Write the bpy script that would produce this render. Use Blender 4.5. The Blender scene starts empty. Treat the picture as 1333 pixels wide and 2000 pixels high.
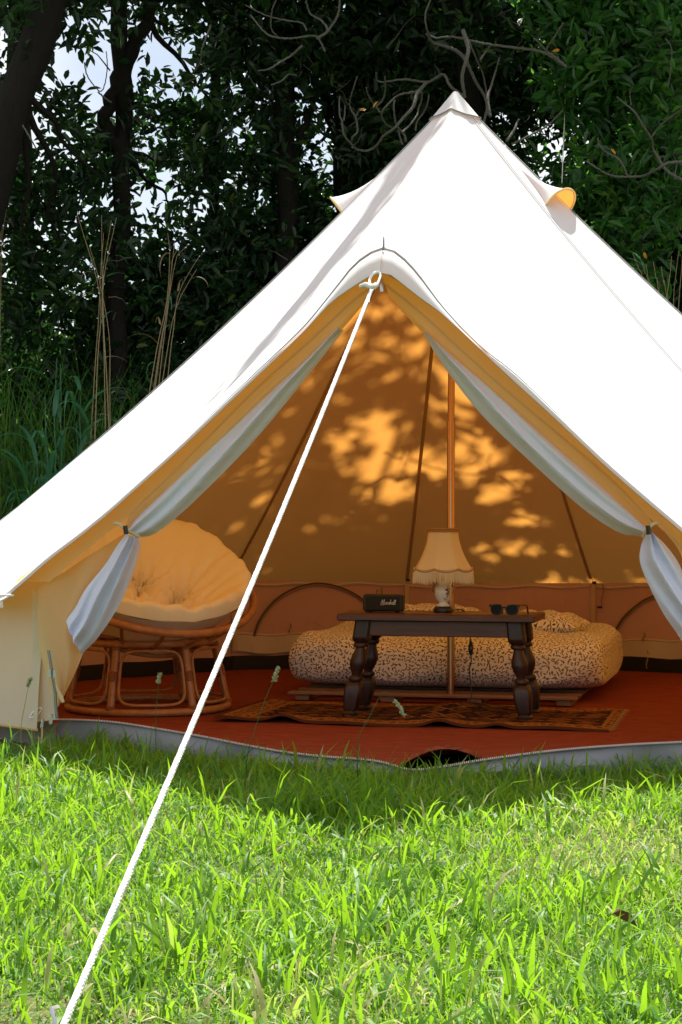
import bpy, math, random
import numpy as np
from mathutils import Vector, Matrix
from mathutils.bvhtree import BVHTree
random.seed(7)
RNG = np.random.default_rng(7)
S = bpy.context.scene
COL = S.collection
PI = math.pi

# ------------------------------------------------------------------ camera, sky, sun, exposure
F, H, CX, CY = 3490.0, 0.857, 666.5, 1030.0
cam = bpy.data.cameras.new('camera')
cam.sensor_fit = 'VERTICAL'; cam.sensor_height = 36.0; cam.lens = F / 2000 * 36.0
cam.shift_y = 0.015; cam.clip_start = 0.05; cam.clip_end = 3000
camo = bpy.data.objects.new('camera', cam); COL.objects.link(camo)
camo.location = (0, 0, H); camo.rotation_euler = (PI / 2, 0, 0)
S.camera = camo

SUN = Vector((0.07, 0.62, 1.0)).normalized()          # direction towards the sun
EL = math.asin(SUN.z); AZ = math.atan2(SUN.x, SUN.y)
w = bpy.data.worlds.new('World'); S.world = w; w.use_nodes = True
nt = w.node_tree; nt.nodes.clear()
sky = nt.nodes.new('ShaderNodeTexSky'); sky.sky_type = 'NISHITA'; sky.sun_disc = False
sky.sun_elevation = EL; sky.sun_rotation = AZ; sky.air_density = 1.0; sky.dust_density = 1.0; sky.ozone_density = 1.2
bg = nt.nodes.new('ShaderNodeBackground'); bg.inputs['Strength'].default_value = 0.05
wo = nt.nodes.new('ShaderNodeOutputWorld')
wc = nt.nodes.new('ShaderNodeTexCoord'); wn = nt.nodes.new('ShaderNodeTexNoise')
wn.inputs['Scale'].default_value = 3.0; wn.inputs['Detail'].default_value = 7
wr = nt.nodes.new('ShaderNodeValToRGB'); wr.color_ramp.elements[0].position = 0.30; wr.color_ramp.elements[1].position = 0.52
wm = nt.nodes.new('ShaderNodeMixRGB'); wm.inputs['Color2'].default_value = (9.5, 9.8, 10.2, 1)
nt.links.new(wc.outputs['Generated'], wn.inputs['Vector']); nt.links.new(wn.outputs['Fac'], wr.inputs['Fac'])
nt.links.new(wr.outputs['Color'], wm.inputs['Fac']); nt.links.new(sky.outputs['Color'], wm.inputs['Color1'])
nt.links.new(wm.outputs['Color'], bg.inputs['Color']); nt.links.new(bg.outputs['Background'], wo.inputs['Surface'])
sl = bpy.data.lights.new('sun', 'SUN'); sl.energy = 5.0; sl.angle = math.radians(0.75); sl.color = (1.0, 0.955, 0.88)
so = bpy.data.objects.new('sun', sl); COL.objects.link(so)
so.location = (4, 12, 20); so.rotation_euler = SUN.to_track_quat('Z', 'Y').to_euler()
vs = S.view_settings; vs.view_transform = 'Standard'; vs.look = 'None'; vs.gamma = 1.0; vs.use_curve_mapping = False
vs.exposure = 1.22
cy = S.cycles
cy.use_denoising = True; cy.max_bounces = 10; cy.diffuse_bounces = 6; cy.transmission_bounces = 8; cy.glossy_bounces = 3
cy.sample_clamp_indirect = 6.0; cy.caustics_reflective = False; cy.caustics_refractive = False

# ------------------------------------------------------------------ helpers
def P(px, py, Y): return Vector(((px - CX) / F * Y, Y, H - (py - CY) / F * Y))
def PZ(px, py, Z):
    Y = F * (H - Z) / (py - CY); return Vector(((px - CX) / F * Y, Y, Z))

def mesh_np(name, V, faces_n, idx, mat=None, smooth=True, tint=None, uv=None):
    """V (n,3); faces_n list/array of face sizes; idx flat loop vertex indices"""
    V = np.asarray(V, np.float32); idx = np.asarray(idx, np.int32); fn = np.asarray(faces_n, np.int32)
    me = bpy.data.meshes.new(name)
    me.vertices.add(len(V)); me.vertices.foreach_set('co', V.ravel())
    me.loops.add(len(idx)); me.loops.foreach_set('vertex_index', idx)
    me.polygons.add(len(fn))
    st = np.zeros(len(fn), np.int32); st[1:] = np.cumsum(fn)[:-1]
    me.polygons.foreach_set('loop_start', st)
    me.polygons.foreach_set('use_smooth', np.full(len(fn), smooth, bool))
    if tint is not None:
        a = me.attributes.new('tint', 'FLOAT', 'POINT'); a.data.foreach_set('value', np.asarray(tint, np.float32))
    if uv is not None:
        l = me.uv_layers.new(name='UVMap'); l.data.foreach_set('uv', np.asarray(uv, np.float32)[idx].ravel())
    me.update(calc_edges=True); me.validate()
    if mat: me.materials.append(mat)
    return me

def wloc(o):
    v = Vector((0, 0, 0))
    while o is not None:
        v = v + o.location; o = o.parent
    return v

class MB:
    """collects shapes, then links them as one mesh object"""
    def __init__(s): s.v = []; s.f = []; s.uv = []
    def add(s, vs_, fs, uv=None):
        n = len(s.v); s.v += [tuple(q) for q in vs_]; s.f += [[i + n for i in f] for f in fs]
        s.uv += (uv if uv else [(q[0], q[1]) for q in vs_])
        return s
    def grid(s, rows, closed=False, uv=None):
        nr = len(rows); nc = len(rows[0]); vs_ = [q for r in rows for q in r]; fs = []
        for i in range(nr - 1):
            for j in range(nc if closed else nc - 1):
                k = (j + 1) % nc
                fs.append([i * nc + j, i * nc + k, (i + 1) * nc + k, (i + 1) * nc + j])
        return s.add(vs_, fs, uv)
    def tube(s, pts, rad, seg=8, cap=True, closed=False):
        pts = [Vector(p) for p in pts]; n = len(pts)
        rr = rad if isinstance(rad, (list, tuple)) else [rad] * n
        rows = []; nrm = None
        for i in range(n):
            a = pts[(i - 1) % n] if (closed or i > 0) else pts[i]
            b = pts[(i + 1) % n] if (closed or i < n - 1) else pts[i]
            t = (b - a)
            if t.length < 1e-9: t = Vector((0, 0, 1))
            t.normalize()
            if nrm is None:
                nrm = t.orthogonal().normalized()
            else:
                nrm = nrm - t * nrm.dot(t)
                if nrm.length < 1e-6: nrm = t.orthogonal()
                nrm.normalize()
            bn = t.cross(nrm)
            rows.append([pts[i] + (nrm * math.cos(2 * PI * k / seg) + bn * math.sin(2 * PI * k / seg)) * rr[i] for k in range(seg)])
        if closed: rows.append(rows[0][:])
        n0 = len(s.v)
        s.grid(rows, closed=True)
        if cap and not closed:
            s.f.append([n0 + k for k in range(seg)][::-1]); m = n0 + (n - 1) * seg
            s.f.append([m + k for k in range(seg)])
        return s
    def lathe(s, prof, seg=24, c=(0, 0, 0), cap=True):
        rows = [[(c[0] + r * math.cos(2 * PI * k / seg), c[1] + r * math.sin(2 * PI * k / seg), c[2] + z) for k in range(seg)] for r, z in prof]
        n0 = len(s.v); s.grid(rows, closed=True)
        if cap:
            s.f.append([n0 + k for k in range(seg)][::-1]); m = n0 + (len(prof) - 1) * seg
            s.f.append([m + k for k in range(seg)])
        return s
    def box(s, c, d, bev=0.0, M=None):
        x, y, z = d[0] / 2, d[1] / 2, d[2] / 2; b = min(bev, x * .9, y * .9, z * .9)
        rows = []
        if b <= 0:
            vs_ = [(sx * x, sy * y, sz * z) for sz in (-1, 1) for sx, sy in ((-1, -1), (1, -1), (1, 1), (-1, 1))]
            fs = [[3, 2, 1, 0], [4, 5, 6, 7]] + [[k, (k + 1) % 4, (k + 1) % 4 + 4, k + 4] for k in range(4)]
        else:
            vs_ = []; fs = []
            def ring(ix, iy, zz):
                o = []
                for sx, sy in ((-1, -1), (1, -1), (1, 1), (-1, 1)):
                    p1 = (sx * (x - ix), sy * (y - iy - b), zz); p2 = (sx * (x - ix - b), sy * (y - iy), zz)
                    o += [p2, p1] if sx * sy < 0 else [p1, p2]
                return o
            for ix, zz in ((b, -z), (0, -z + b), (0, z - b), (b, z)):
                vs_ += ring(ix, ix, zz)
            for i in range(3):
                for k in range(8): fs.append([i * 8 + k, i * 8 + (k + 1) % 8, (i + 1) * 8 + (k + 1) % 8, (i + 1) * 8 + k])
            fs += [[k for k in range(8)][::-1], [24 + k for k in range(8)]]
        vs_ = [Vector(v) for v in vs_]
        if M is not None: vs_ = [M @ v for v in vs_]
        return s.add([v + Vector(c) for v in vs_], fs)
    def orient(s, c):
        """turn the faces so that they look away from the vertical axis through c"""
        acc = 0.0
        for f in s.f[::max(1, len(s.f) // 40)]:
            a, b, d = (Vector(s.v[f[k]]) for k in (0, 1, 2)); n_ = (b - a).cross(d - a); m = (a + b + d) / 3 - c
            if n_.length > 1e-12: acc += n_.normalized().dot(Vector((m.x, m.y, max(.3, abs(m.z)))).normalized())
        if acc < 0: s.f = [f[::-1] for f in s.f]
        return s
    def build(s, name, mat, parent=None, smooth=True, local=False, label=None):
        off = Vector((0, 0, 0)) if local or parent is None else wloc(parent)
        V = np.array(s.v, np.float64) - np.array(off)
        fn = [len(f) for f in s.f]; idx = [i for f in s.f for i in f]
        me = mesh_np(name, V, fn, idx, mat, smooth, uv=s.uv)
        o = bpy.data.objects.new(name, me); COL.objects.link(o)
        if parent is not None: o.parent = parent
        if smooth:
            try:
                me.set_sharp_from_angle(angle=math.radians(42))
            except Exception: pass
        if label: o['label'] = label
        return o

def tag(o, label, cat, group=None):
    o['label'] = label; o['category'] = cat
    if group: o['group'] = group
    return o
def thing(name, label, cat, loc=(0, 0, 0), rz=0.0, group=None):
    o = bpy.data.objects.new(name, None); COL.objects.link(o); o.empty_display_size = 0.1
    o.location = loc; o.rotation_euler = (0, 0, rz)
    return tag(o, label, cat, group)
def sub(name, parent, loc=(0, 0, 0)):
    o = bpy.data.objects.new(name, None); COL.objects.link(o); o.empty_display_size = 0.05
    o.parent = parent; o.location = loc; return o
def link(name, me, parent=None, kind=None):
    o = bpy.data.objects.new(name, me); COL.objects.link(o)
    if parent is not None: o.parent = parent
    if kind: o['kind'] = kind
    return o
def resample(pts, n):
    pts = [Vector(p) for p in pts]; d = [0]
    for a, b in zip(pts, pts[1:]): d.append(d[-1] + (b - a).length)
    out = []; j = 0
    for i in range(n):
        t = d[-1] * i / (n - 1)
        while j < len(d) - 2 and d[j + 1] < t: j += 1
        u = (t - d[j]) / max(1e-9, d[j + 1] - d[j]); out.append(pts[j].lerp(pts[j + 1], min(1, u)))
    return out
def smooth_pts(pts, n):
    """Catmull-Rom through pts, then even spacing"""
    pts = [Vector(p) for p in pts]; q = [pts[0] * 2 - pts[1]] + pts + [pts[-1] * 2 - pts[-2]]; out = []
    for i in range(1, len(q) - 2):
        for k in range(8):
            t = k / 8; a, b, c, d = q[i - 1], q[i], q[i + 1], q[i + 2]
            out.append(.5 * ((2 * b) + (c - a) * t + (2 * a - 5 * b + 4 * c - d) * t * t + (3 * b - a - 3 * c + d) * t ** 3))
    out.append(pts[-1]); return resample(out, n)
def loft(A, B, nu, nv, bulge=0.0, ripple=0.0, freq=3.0, ph=0.0, toward=Vector((0, -1, 0))):
    """sheet between polylines A and B (rows run along them); bulge pushes the middle towards the viewer side"""
    A = smooth_pts(A, nu); B = smooth_pts(B, nu); rows = []; uv = []; L = 0
    for i in range(nu):
        if i: L += ((A[i] - A[i - 1]).length + (B[i] - B[i - 1]).length) / 2
        w_ = (B[i] - A[i]).length; r = []
        for j in range(nv):
            v = j / (nv - 1); p = A[i].lerp(B[i], v)
            o = bulge * math.sin(PI * v) + ripple * math.sin(PI * v) * math.sin(freq * 2 * PI * v + ph + 2.2 * math.sin(i / nu * 4 + ph))
            r.append(p + toward * o); uv.append((v * w_, L))
        rows.append(r)
    return rows, uv

# ------------------------------------------------------------------ materials
class NT:
    def __init__(s, name):
        s.m = bpy.data.materials.new(name); s.m.use_nodes = True; s.t = s.m.node_tree; s.t.nodes.clear()
        s.out = s.n('ShaderNodeOutputMaterial')
    def n(s, typ, **kw):
        d = s.t.nodes.new(typ)
        for k, v in kw.items(): setattr(d, k, v)
        return d
    def l(s, a, b): s.t.links.new(a, b)
    def val(s, sock, x):
        if isinstance(x, (int, float)): sock.default_value = x
        elif isinstance(x, tuple): sock.default_value = x if len(x) == len(sock.default_value) else (*x, 1)
        else: s.l(x, sock)
    def math(s, op, a, b=0.0, c=None):
        d = s.n('ShaderNodeMath', operation=op); s.val(d.inputs[0], a); s.val(d.inputs[1], b)
        if c is not None: s.val(d.inputs[2], c)
        return d.outputs[0]
    def mix(s, f, a, b, bt='MIX'):
        d = s.n('ShaderNodeMixRGB', blend_type=bt); s.val(d.inputs[0], f); s.val(d.inputs[1], a); s.val(d.inputs[2], b); return d.outputs[0]
    def ramp(s, f, stops):
        d = s.n('ShaderNodeValToRGB'); e = d.color_ramp.elements
        while len(e) < len(stops): e.new(0.5)
        for k, (p, c) in enumerate(stops):
            e[k].position = p; e[k].color = (*c, 1) if len(c) == 3 else c
        s.l(f, d.inputs[0]); return d.outputs[0]
    def coord(s, which='Object'): return s.n('ShaderNodeTexCoord').outputs[which]
    def noise(s, scale, vec=None, detail=4, rough=.55, out='Fac'):
        d = s.n('ShaderNodeTexNoise'); d.inputs['Scale'].default_value = scale; d.inputs['Detail'].default_value = detail
        d.inputs['Roughness'].default_value = rough
        s.l(vec if vec is not None else s.coord(), d.inputs['Vector']); return d.outputs[out]
    def map(s, vec, scale=(1, 1, 1), rot=(0, 0, 0), loc=(0, 0, 0)):
        d = s.n('ShaderNodeMapping'); d.inputs['Scale'].default_value = scale; d.inputs['Rotation'].default_value = rot
        d.inputs['Location'].default_value = loc; s.l(vec, d.inputs['Vector']); return d.outputs[0]
    def attr(s, name): return s.n('ShaderNodeAttribute', attribute_name=name).outputs['Fac']
    def bump(s, h, strength=.3, dist=.01):
        d = s.n('ShaderNodeBump'); d.inputs['Strength'].default_value = strength; d.inputs['Distance'].default_value = dist
        s.l(h, d.inputs['Height']); return d.outputs[0]
    def bsdf(s, col, rough=.6, metal=0.0, spec=.5, normal=None, sheen=0.0):
        d = s.n('ShaderNodeBsdfPrincipled'); s.val(d.inputs['Base Color'], col); s.val(d.inputs['Roughness'], rough)
        s.val(d.inputs['Metallic'], metal); d.inputs['Specular IOR Level'].default_value = spec
        d.inputs['Sheen Weight'].default_value = sheen
        if normal is not None: s.l(normal, d.inputs['Normal'])
        return d.outputs[0]
    def trans(s, shader, col, fac, normal=None):
        d = s.n('ShaderNodeBsdfTranslucent'); s.val(d.inputs['Color'], col)
        if normal is not None: s.l(normal, d.inputs['Normal'])
        m = s.n('ShaderNodeMixShader'); s.val(m.inputs[0], fac); s.l(shader, m.inputs[1]); s.l(d.outputs[0], m.inputs[2]); return m.outputs[0]
    def done(s, shader): s.l(shader, s.out.inputs['Surface']); return s.m

def cloth(name, col, tcol, tf, rough=.85, bscale=420, wr=0.25, inner=None):
    """woven cloth; inner = the colour of the other face"""
    t = NT(name); o = t.coord()
    big = t.noise(2.2, o, 3); fine = t.noise(bscale, o, 2)
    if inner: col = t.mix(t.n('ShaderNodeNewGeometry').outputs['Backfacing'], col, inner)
    c = t.mix(t.math('MULTIPLY', big, .14), col, t.mix(1.0, col, (.72, .72, .72), 'MULTIPLY'))
    wrk = t.noise(9.0, t.map(o, (1, 1, .35)), 3)
    h = t.math('ADD', t.math('MULTIPLY', fine, .06), t.math('MULTIPLY', wrk, 1.0))
    nb = t.bump(h, wr, .02)
    sh = t.bsdf(c, rough, 0, .2, nb)
    tc = t.mix(t.math('MULTIPLY', t.noise(5, o, 4), .35), tcol, tuple(k * .7 for k in tcol))
    return t.done(t.trans(sh, tc, tf, nb))
def plain(name, col, rough=.5, metal=0.0, spec=.5, nscale=60, var=.3, bump=.1):
    t = NT(name); o = t.coord(); n_ = t.noise(nscale, o, 4)
    return t.done(t.bsdf(t.mix(t.math('MULTIPLY', n_, var), col, tuple(k * .45 for k in col)), rough, metal, spec, t.bump(n_, bump, .004)))

M = {}
M['canvas'] = cloth('canvas_roof', (.83, .87, .88), (.90, .40, .070), .33, wr=.07, inner=(.46, .105, .045))  # orange inner face stands in for sunlight glowing through the cloth
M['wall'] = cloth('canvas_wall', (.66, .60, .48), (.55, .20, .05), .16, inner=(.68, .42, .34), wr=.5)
M['front_wall'] = cloth('canvas_front_wall', (.64, .60, .46), (.85, .58, .12), .26)
M['flap'] = cloth('door_canvas', (.66, .57, .34), (.96, .66, .08), .42, wr=.3)  # same canvas as the roof, yellowed for light coming through the hood
M['seam'] = cloth('seam_tape', (.42, .30, .18), (.40, .14, .03), .22)
M['tape'] = cloth('webbing_tape', (.62, .50, .30), (.5, .3, .1), .15)
M['curtain'] = cloth('curtain_white', (.70, .74, .98), (.60, .60, .74), .14, wr=.6)  # white cloth with the blue of the sky light put into its colour
M['cushion'] = cloth('cushion_cotton', (.86, .78, .56), (.5, .3, .1), .03, rough=.9, wr=.6)
M['pvc'] = plain('groundsheet_pvc', (.23, .225, .24), .42, 0, .5, 6, .5, .5)
M['black_pvc'] = plain('black_groundsheet', (.018, .016, .016), .5, 0, .4, 8, .3, .3)
M['rope'] = plain('white_rope', (.82, .80, .78), .7, 0, .3, 200, .12, .3)
M['zip'] = plain('zip_metal', (.55, .55, .55), .3, .8, .5)
M['zipper_tape'] = plain('zip_tape', (.18, .17, .16), .8)
M['plastic'] = plain('white_plastic', (.75, .74, .72), .35)
M['black'] = plain('black_plastic', (.012, .012, .012), .42, 0, .5, 90, .3, .05)
M['copper'] = plain('pole_metal', (.58, .36, .23), .24, 1.0, .5, 40, .2, .02)
M['gunmetal'] = plain('buckle_black', (.02, .02, .02), .35, .3)
M['thread'] = plain('seam_thread', (.42, .42, .42), .8)
M['cord'] = plain('brown_cord', (.05, .03, .02), .6)
M['grey_cord'] = plain('grey_cord', (.2, .2, .2), .7)
def wood(name, c1, c2, rough=.35, ax=(1, 12, 12), spec=.5):
    t = NT(name); o = t.coord(); v = t.map(o, ax)
    n1 = t.noise(6, v, 6, .6); n2 = t.noise(60, v, 3)
    c = t.mix(t.ramp(n1, [(.35, (0, 0, 0)), (.65, (1, 1, 1))]), c1, c2); c = t.mix(t.math('MULTIPLY', n2, .4), c, tuple(k * .4 for k in c1))
    return t.done(t.bsdf(c, t.math('ADD', rough, t.math('MULTIPLY', n2, .2)), 0, spec, t.bump(n1, .12, .003)))
M['dark_wood'] = wood('dark_oak', (.115, .034, .020), (.06, .019, .012), .24)
M['dark_wood_v'] = wood('dark_oak_turned', (.045, .017, .011), (.018, .008, .006), .33, (12, 12, 1.5))
M['pallet'] = wood('slat_pine', (.30, .16, .08), (.20, .10, .05), .6)
M['rattan'] = wood('rattan_cane', (.46, .19, .055), (.32, .115, .035), .36, (5, 5, 5))
M['binding'] = plain('rattan_binding', (.26, .09, .03), .45, 0, .5, 120, .5, .3)

def mat_carpet():
    t = NT('rust_carpet'); o = t.coord()
    n1 = t.noise(260, o, 3, .7); n2 = t.noise(7.0, t.map(o, (1, 3, 1)), 6, .7); w_ = t.noise(34, t.map(o, (.35, 6, 1)), 3, .6)
    c = t.mix(n1, (.40, .078, .032), (.54, .13, .052)); c = t.mix(t.math('MULTIPLY', n2, .8), c, (.16, .030, .014))
    c = t.mix(t.math('MULTIPLY', t.ramp(w_, [(.45, (0, 0, 0)), (.62, (1, 1, 1))]), .7), c, (.17, .026, .011))
    return t.done(t.bsdf(c, .95, 0, .1, t.bump(t.math('ADD', w_, t.math('MULTIPLY', t.noise(70, o, 4, .8), 1.0)), .8, .018)))
M['carpet'] = mat_carpet()
def mat_persian():
    t = NT('patterned_rug_pile'); uv = t.coord('UV'); sx = t.n('ShaderNodeSeparateXYZ'); t.l(uv, sx.inputs[0]); u, v = sx.outputs[0], sx.outputs[1]
    # border distance (u in 0..1.78 m, v in 0..0.86 m)
    eu = t.math('MINIMUM', u, t.math('SUBTRACT', 1.78, u)); ev = t.math('MINIMUM', v, t.math('SUBTRACT', .86, v)); e = t.math('MINIMUM', eu, ev)
    def motif(sc, th, seed, rnd=.25):
        vo = t.n('ShaderNodeTexVoronoi', voronoi_dimensions='2D', distance='MANHATTAN'); vo.inputs['Scale'].default_value = sc; vo.inputs['Randomness'].default_value = rnd
        t.l(t.map(uv, (1, 1, 1), (0, 0, seed * .3), (seed, seed, 0)), vo.inputs['Vector'])
        return vo.outputs['Distance'], vo.outputs['Color']
    d1, c1 = motif(9, .3, 0.0); d2, c2 = motif(26, .3, 1.7, .6)
    ring = t.math('LESS_THAN', t.math('ABSOLUTE', t.math('SUBTRACT', d1, .42)), .09)
    core = t.math('LESS_THAN', d1, .22); speck = t.math('LESS_THAN', d2, .30)
    field = t.mix(speck, (.030, .014, .010), (.20, .055, .015)); field = t.mix(ring, field, (.30, .12, .028)); field = t.mix(core, field, (.24, .085, .02))
    sel = t.math('GREATER_THAN', t.noise(5, uv, 2), .5); field = t.mix(t.math('MULTIPLY', sel, .55), field, (.05, .022, .012))
    b = t.mix(t.math('LESS_THAN', d2, .36), (.36, .15, .035), (.035, .015, .01))
    c = t.mix(t.math('LESS_THAN', e, .135), field, b)
    line = t.math('MAXIMUM', t.math('LESS_THAN', t.math('ABSOLUTE', t.math('SUBTRACT', e, .135)), .008), t.math('LESS_THAN', t.math('ABSOLUTE', t.math('SUBTRACT', e, .035)), .007))
    c = t.mix(line, c, (.33, .16, .045)); c = t.mix(t.math('LESS_THAN', e, .025), c, (.12, .035, .014))
    n_ = t.noise(420, uv, 2)
    return t.done(t.bsdf(t.mix(t.math('MULTIPLY', n_, .35), c, (.02, .01, .006)), .95, 0, .05, t.bump(n_, .5, .006)))
M['persian'] = mat_persian()
def mat_duvet():
    t = NT('leaf_print_cotton'); uv = t.coord('UV'); mask = None
    for sc, off, k in ((46, 0.0, 1.0), (49, 3.31, 1.0)):
        vec = t.map(uv, (sc, sc, 1), (0, 0, off), (off, off * 1.7, 0))
        vo = t.n('ShaderNodeTexVoronoi', voronoi_dimensions='2D'); vo.inputs['Scale'].default_value = 1; vo.inputs['Randomness'].default_value = .75; t.l(vec, vo.inputs['Vector'])
        d = t.n('ShaderNodeVectorMath', operation='SUBTRACT'); t.l(vec, d.inputs[0]); t.l(vo.outputs['Position'], d.inputs[1])
        r = t.n('ShaderNodeVectorRotate', rotation_type='Z_AXIS'); t.l(d.outputs[0], r.inputs['Vector'])
        s_ = t.n('ShaderNodeSeparateXYZ'); t.l(vo.outputs['Color'], s_.inputs[0]); t.l(t.math('MULTIPLY', s_.outputs[0], 6.28), r.inputs['Angle'])
        q = t.n('ShaderNodeSeparateXYZ'); t.l(r.outputs[0], q.inputs[0])
        lens = t.math('ADD', t.math('MULTIPLY', t.math('ABSOLUTE', q.outputs[0]), 1.9), t.math('MULTIPLY', t.math('MULTIPLY', q.outputs[1], q.outputs[1]), 1.3))
        m_ = t.math('LESS_THAN', lens, .235); mask = m_ if mask is None else t.math('MAXIMUM', mask, m_)
    n_ = t.noise(14, uv, 3)
    c = t.mix(mask, (.78, .73, .64), (.075, .055, .035))
    sh = t.bsdf(c, .85, 0, .2, t.bump(n_, .35, .02), .1)
    return t.done(sh)
M['duvet'] = mat_duvet()
def leafmat(name, stops, tcol, tf=.35, rough=.38, spec=.5):
    t = NT(name); a = t.attr('tint'); c = t.ramp(a, stops)
    sh = t.bsdf(c, rough, 0, spec); tc = t.mix(.6, c, tcol)
    return t.done(t.trans(sh, tc, tf))
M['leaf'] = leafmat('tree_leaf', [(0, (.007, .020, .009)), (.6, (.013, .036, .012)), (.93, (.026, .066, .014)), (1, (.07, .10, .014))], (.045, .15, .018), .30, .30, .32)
M['leaf_bright'] = leafmat('sunny_leaf', [(0, (.016, .06, .018)), (.6, (.03, .11, .024)), (1, (.10, .22, .03))], (.14, .42, .04), .48, .34)
M['yellow_leaf'] = leafmat('yellowed_leaf', [(0, (.6, .25, .02)), (1, (.7, .32, .03))], (.8, .4, .03), .4)
M['dead_leaf'] = plain('dead_leaf', (.14, .05, .02), .6)
M['grass'] = leafmat('lawn_blade', [(0, (.026, .10, .014)), (.35, (.062, .18, .018)), (.72, (.125, .28, .020)), (.88, (.26, .34, .07)), (.95, (.38, .33, .16)), (1, (.45, .36, .20))], (.39, .68, .016), .50, .5, .28)
M['tall_grass'] = leafmat('tall_grass_blade', [(0, (.03, .10, .025)), (.6, (.06, .17, .03)), (.93, (.12, .26, .03)), (1, (.30, .25, .11))], (.22, .52, .04), .48, .4)
M['reed'] = leafmat('broad_reed_leaf', [(0, (.05, .17, .085)), (1, (.07, .23, .10))], (.14, .46, .16), .40, .38)
M['dry_reed'] = leafmat('dry_reed_stem', [(0, (.28, .20, .10)), (1, (.42, .32, .18))], (.4, .3, .15), .15, .6)
M['seed'] = leafmat('seed_head', [(0, (.30, .34, .18)), (1, (.5, .52, .32))], (.5, .55, .3), .3, .7)
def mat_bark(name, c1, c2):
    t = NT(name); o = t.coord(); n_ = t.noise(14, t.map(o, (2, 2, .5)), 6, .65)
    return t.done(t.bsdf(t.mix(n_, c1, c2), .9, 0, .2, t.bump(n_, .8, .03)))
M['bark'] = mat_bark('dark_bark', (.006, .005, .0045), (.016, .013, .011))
M['grey_bark'] = mat_bark('grey_twig_bark', (.05, .046, .04), (.15, .14, .12))
def mat_ground():
    t = NT('soil_and_thatch'); o = t.coord(); n1 = t.noise(1.3, o, 5); n2 = t.noise(38, o, 5, .7)
    c = t.mix(n2, (.05, .085, .02), (.15, .18, .06)); c = t.mix(t.ramp(n1, [(.5, (0, 0, 0)), (.68, (1, 1, 1))]), c, (.24, .19, .10))
    return t.done(t.bsdf(c, .95, 0, .15, t.bump(n2, .9, .03)))
M['ground'] = mat_ground()
# ------------------------------------------------------------------ ground
def ground_z(x, y):
    b = np.clip((y - 10.8) / 2.0, 0, 1); b = b * b * (3 - 2 * b); l = np.clip((.4 - x) / 1.2, 0, 1)
    return (.40 + .60 * l * l * (3 - 2 * l)) * b + .012 * np.sin(x * 2.1 + y) * np.cos(y * 1.7) * np.clip((7.2 - y) / 1.2, 0, 1)
gx = np.concatenate([[-900, -300, -100, -40, -20], np.linspace(-12, 12, 97), [20, 40, 100, 300, 900]])
gy = np.concatenate([[-900, -300, -100, -40, -15], np.linspace(-4, 24, 113), [40, 100, 300, 900]])
GX, GY = np.meshgrid(gx, gy); GZ = ground_z(GX, GY)
nx, ny = len(gx), len(gy)
ii, jj = np.meshgrid(np.arange(ny - 1), np.arange(nx - 1), indexing='ij')
q = np.stack([ii * nx + jj, ii * nx + jj + 1, (ii + 1) * nx + jj + 1, (ii + 1) * nx + jj], -1).reshape(-1, 4)
g = link('ground', mesh_np('ground', np.stack([GX, GY, GZ], -1).reshape(-1, 3), np.full(len(q), 4), q.ravel(), M['ground']), None, 'structure')

# ------------------------------------------------------------------ bell tent
OX, OY = 0.53, 8.5
APEX = P(890, 186, OY); APEX.z -= .0
tent = thing('bell_tent', 'white canvas bell tent with its front door tied open', 'tent', (OX, OY, 0))
def pol(a, r, z): return Vector((OX + r * math.cos(math.radians(a)), OY + r * math.sin(math.radians(a)), z))
WL = P(97, 1134, 6.95)                                  # wall corner left of the door
WR = Vector((1.50, 6.62, .64))
EAVE = [WL, pol(203, 2.47, .60), pol(177, 2.47, .58), pol(148, 2.47, .565), P(452, 1131, 10.6), P(795, 1139, 10.95), P(1155, 1139, 10.7),
        pol(38, 2.45, .545), pol(12, 2.45, .57), pol(-17, 2.45, .59), Vector((2.12, 6.98, .60)), WR]
NE = len(EAVE)
def outw(p, d, dz=0):
    v = Vector((p.x - OX, p.y - OY, 0)).normalized(); return p + v * d + Vector((0, 0, dz))
ROOFB = [outw(p, .11, -.055) for p in EAVE]
# front frame line (where the roof bends into the hood over the door) and hem line, left and right of the peak
def yl(x): return 6.86 - (6.86 - 5.92) * max(0, (x - 8)) / 727
def yr(x): return 5.92 + (6.44 - 5.92) * max(0, (x - 755)) / 710
HL = [P(x, y, yl(x)) for x, y in ((742, 532), (728, 536), (689, 560), (644, 593), (586, 655), (500, 737), (420, 813), (337, 891), (260, 960), (214, 1001), (160, 1045), (97, 1093), (55, 1130), (12, 1167))]
HR = [P(x, y, yr(x)) for x, y in ((742, 532), (760, 534), (821, 581), (867, 615), (930, 674), (1000, 740), (1090, 822), (1180, 907), (1260, 977), (1333, 1039), (1400, 1096), (1462, 1150))]
FL = [P(x, y, yl(x) + .015 + .085 * math.exp(-((x - 748) / 150) ** 2)) for x, y in ((748, 487), (722, 497), (690, 522), (655, 566), (592, 642), (503, 727), (423, 803), (339, 882), (262, 951), (216, 992), (161, 1037), (96, 1086), (52, 1124), (8, 1162))]
FR = [P(x, y, yr(x) + .015 + .085 * math.exp(-((x - 748) / 150) ** 2)) for x, y in ((748, 487), (775, 496), (812, 532), (868, 606), (938, 678), (1006, 732), (1093, 815), (1183, 900), (1263, 970), (1336, 1032), (1403, 1089), (1465, 1144))]
HL = smooth_pts(HL, 44); FL = smooth_pts(FL, 44); HR = smooth_pts(HR, 44); FR = smooth_pts(FR, 44)
ROOFB[0] = FL[-1].copy(); ROOFB[-1] = FR[-1].copy()
rnd = random.Random(3)
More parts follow.
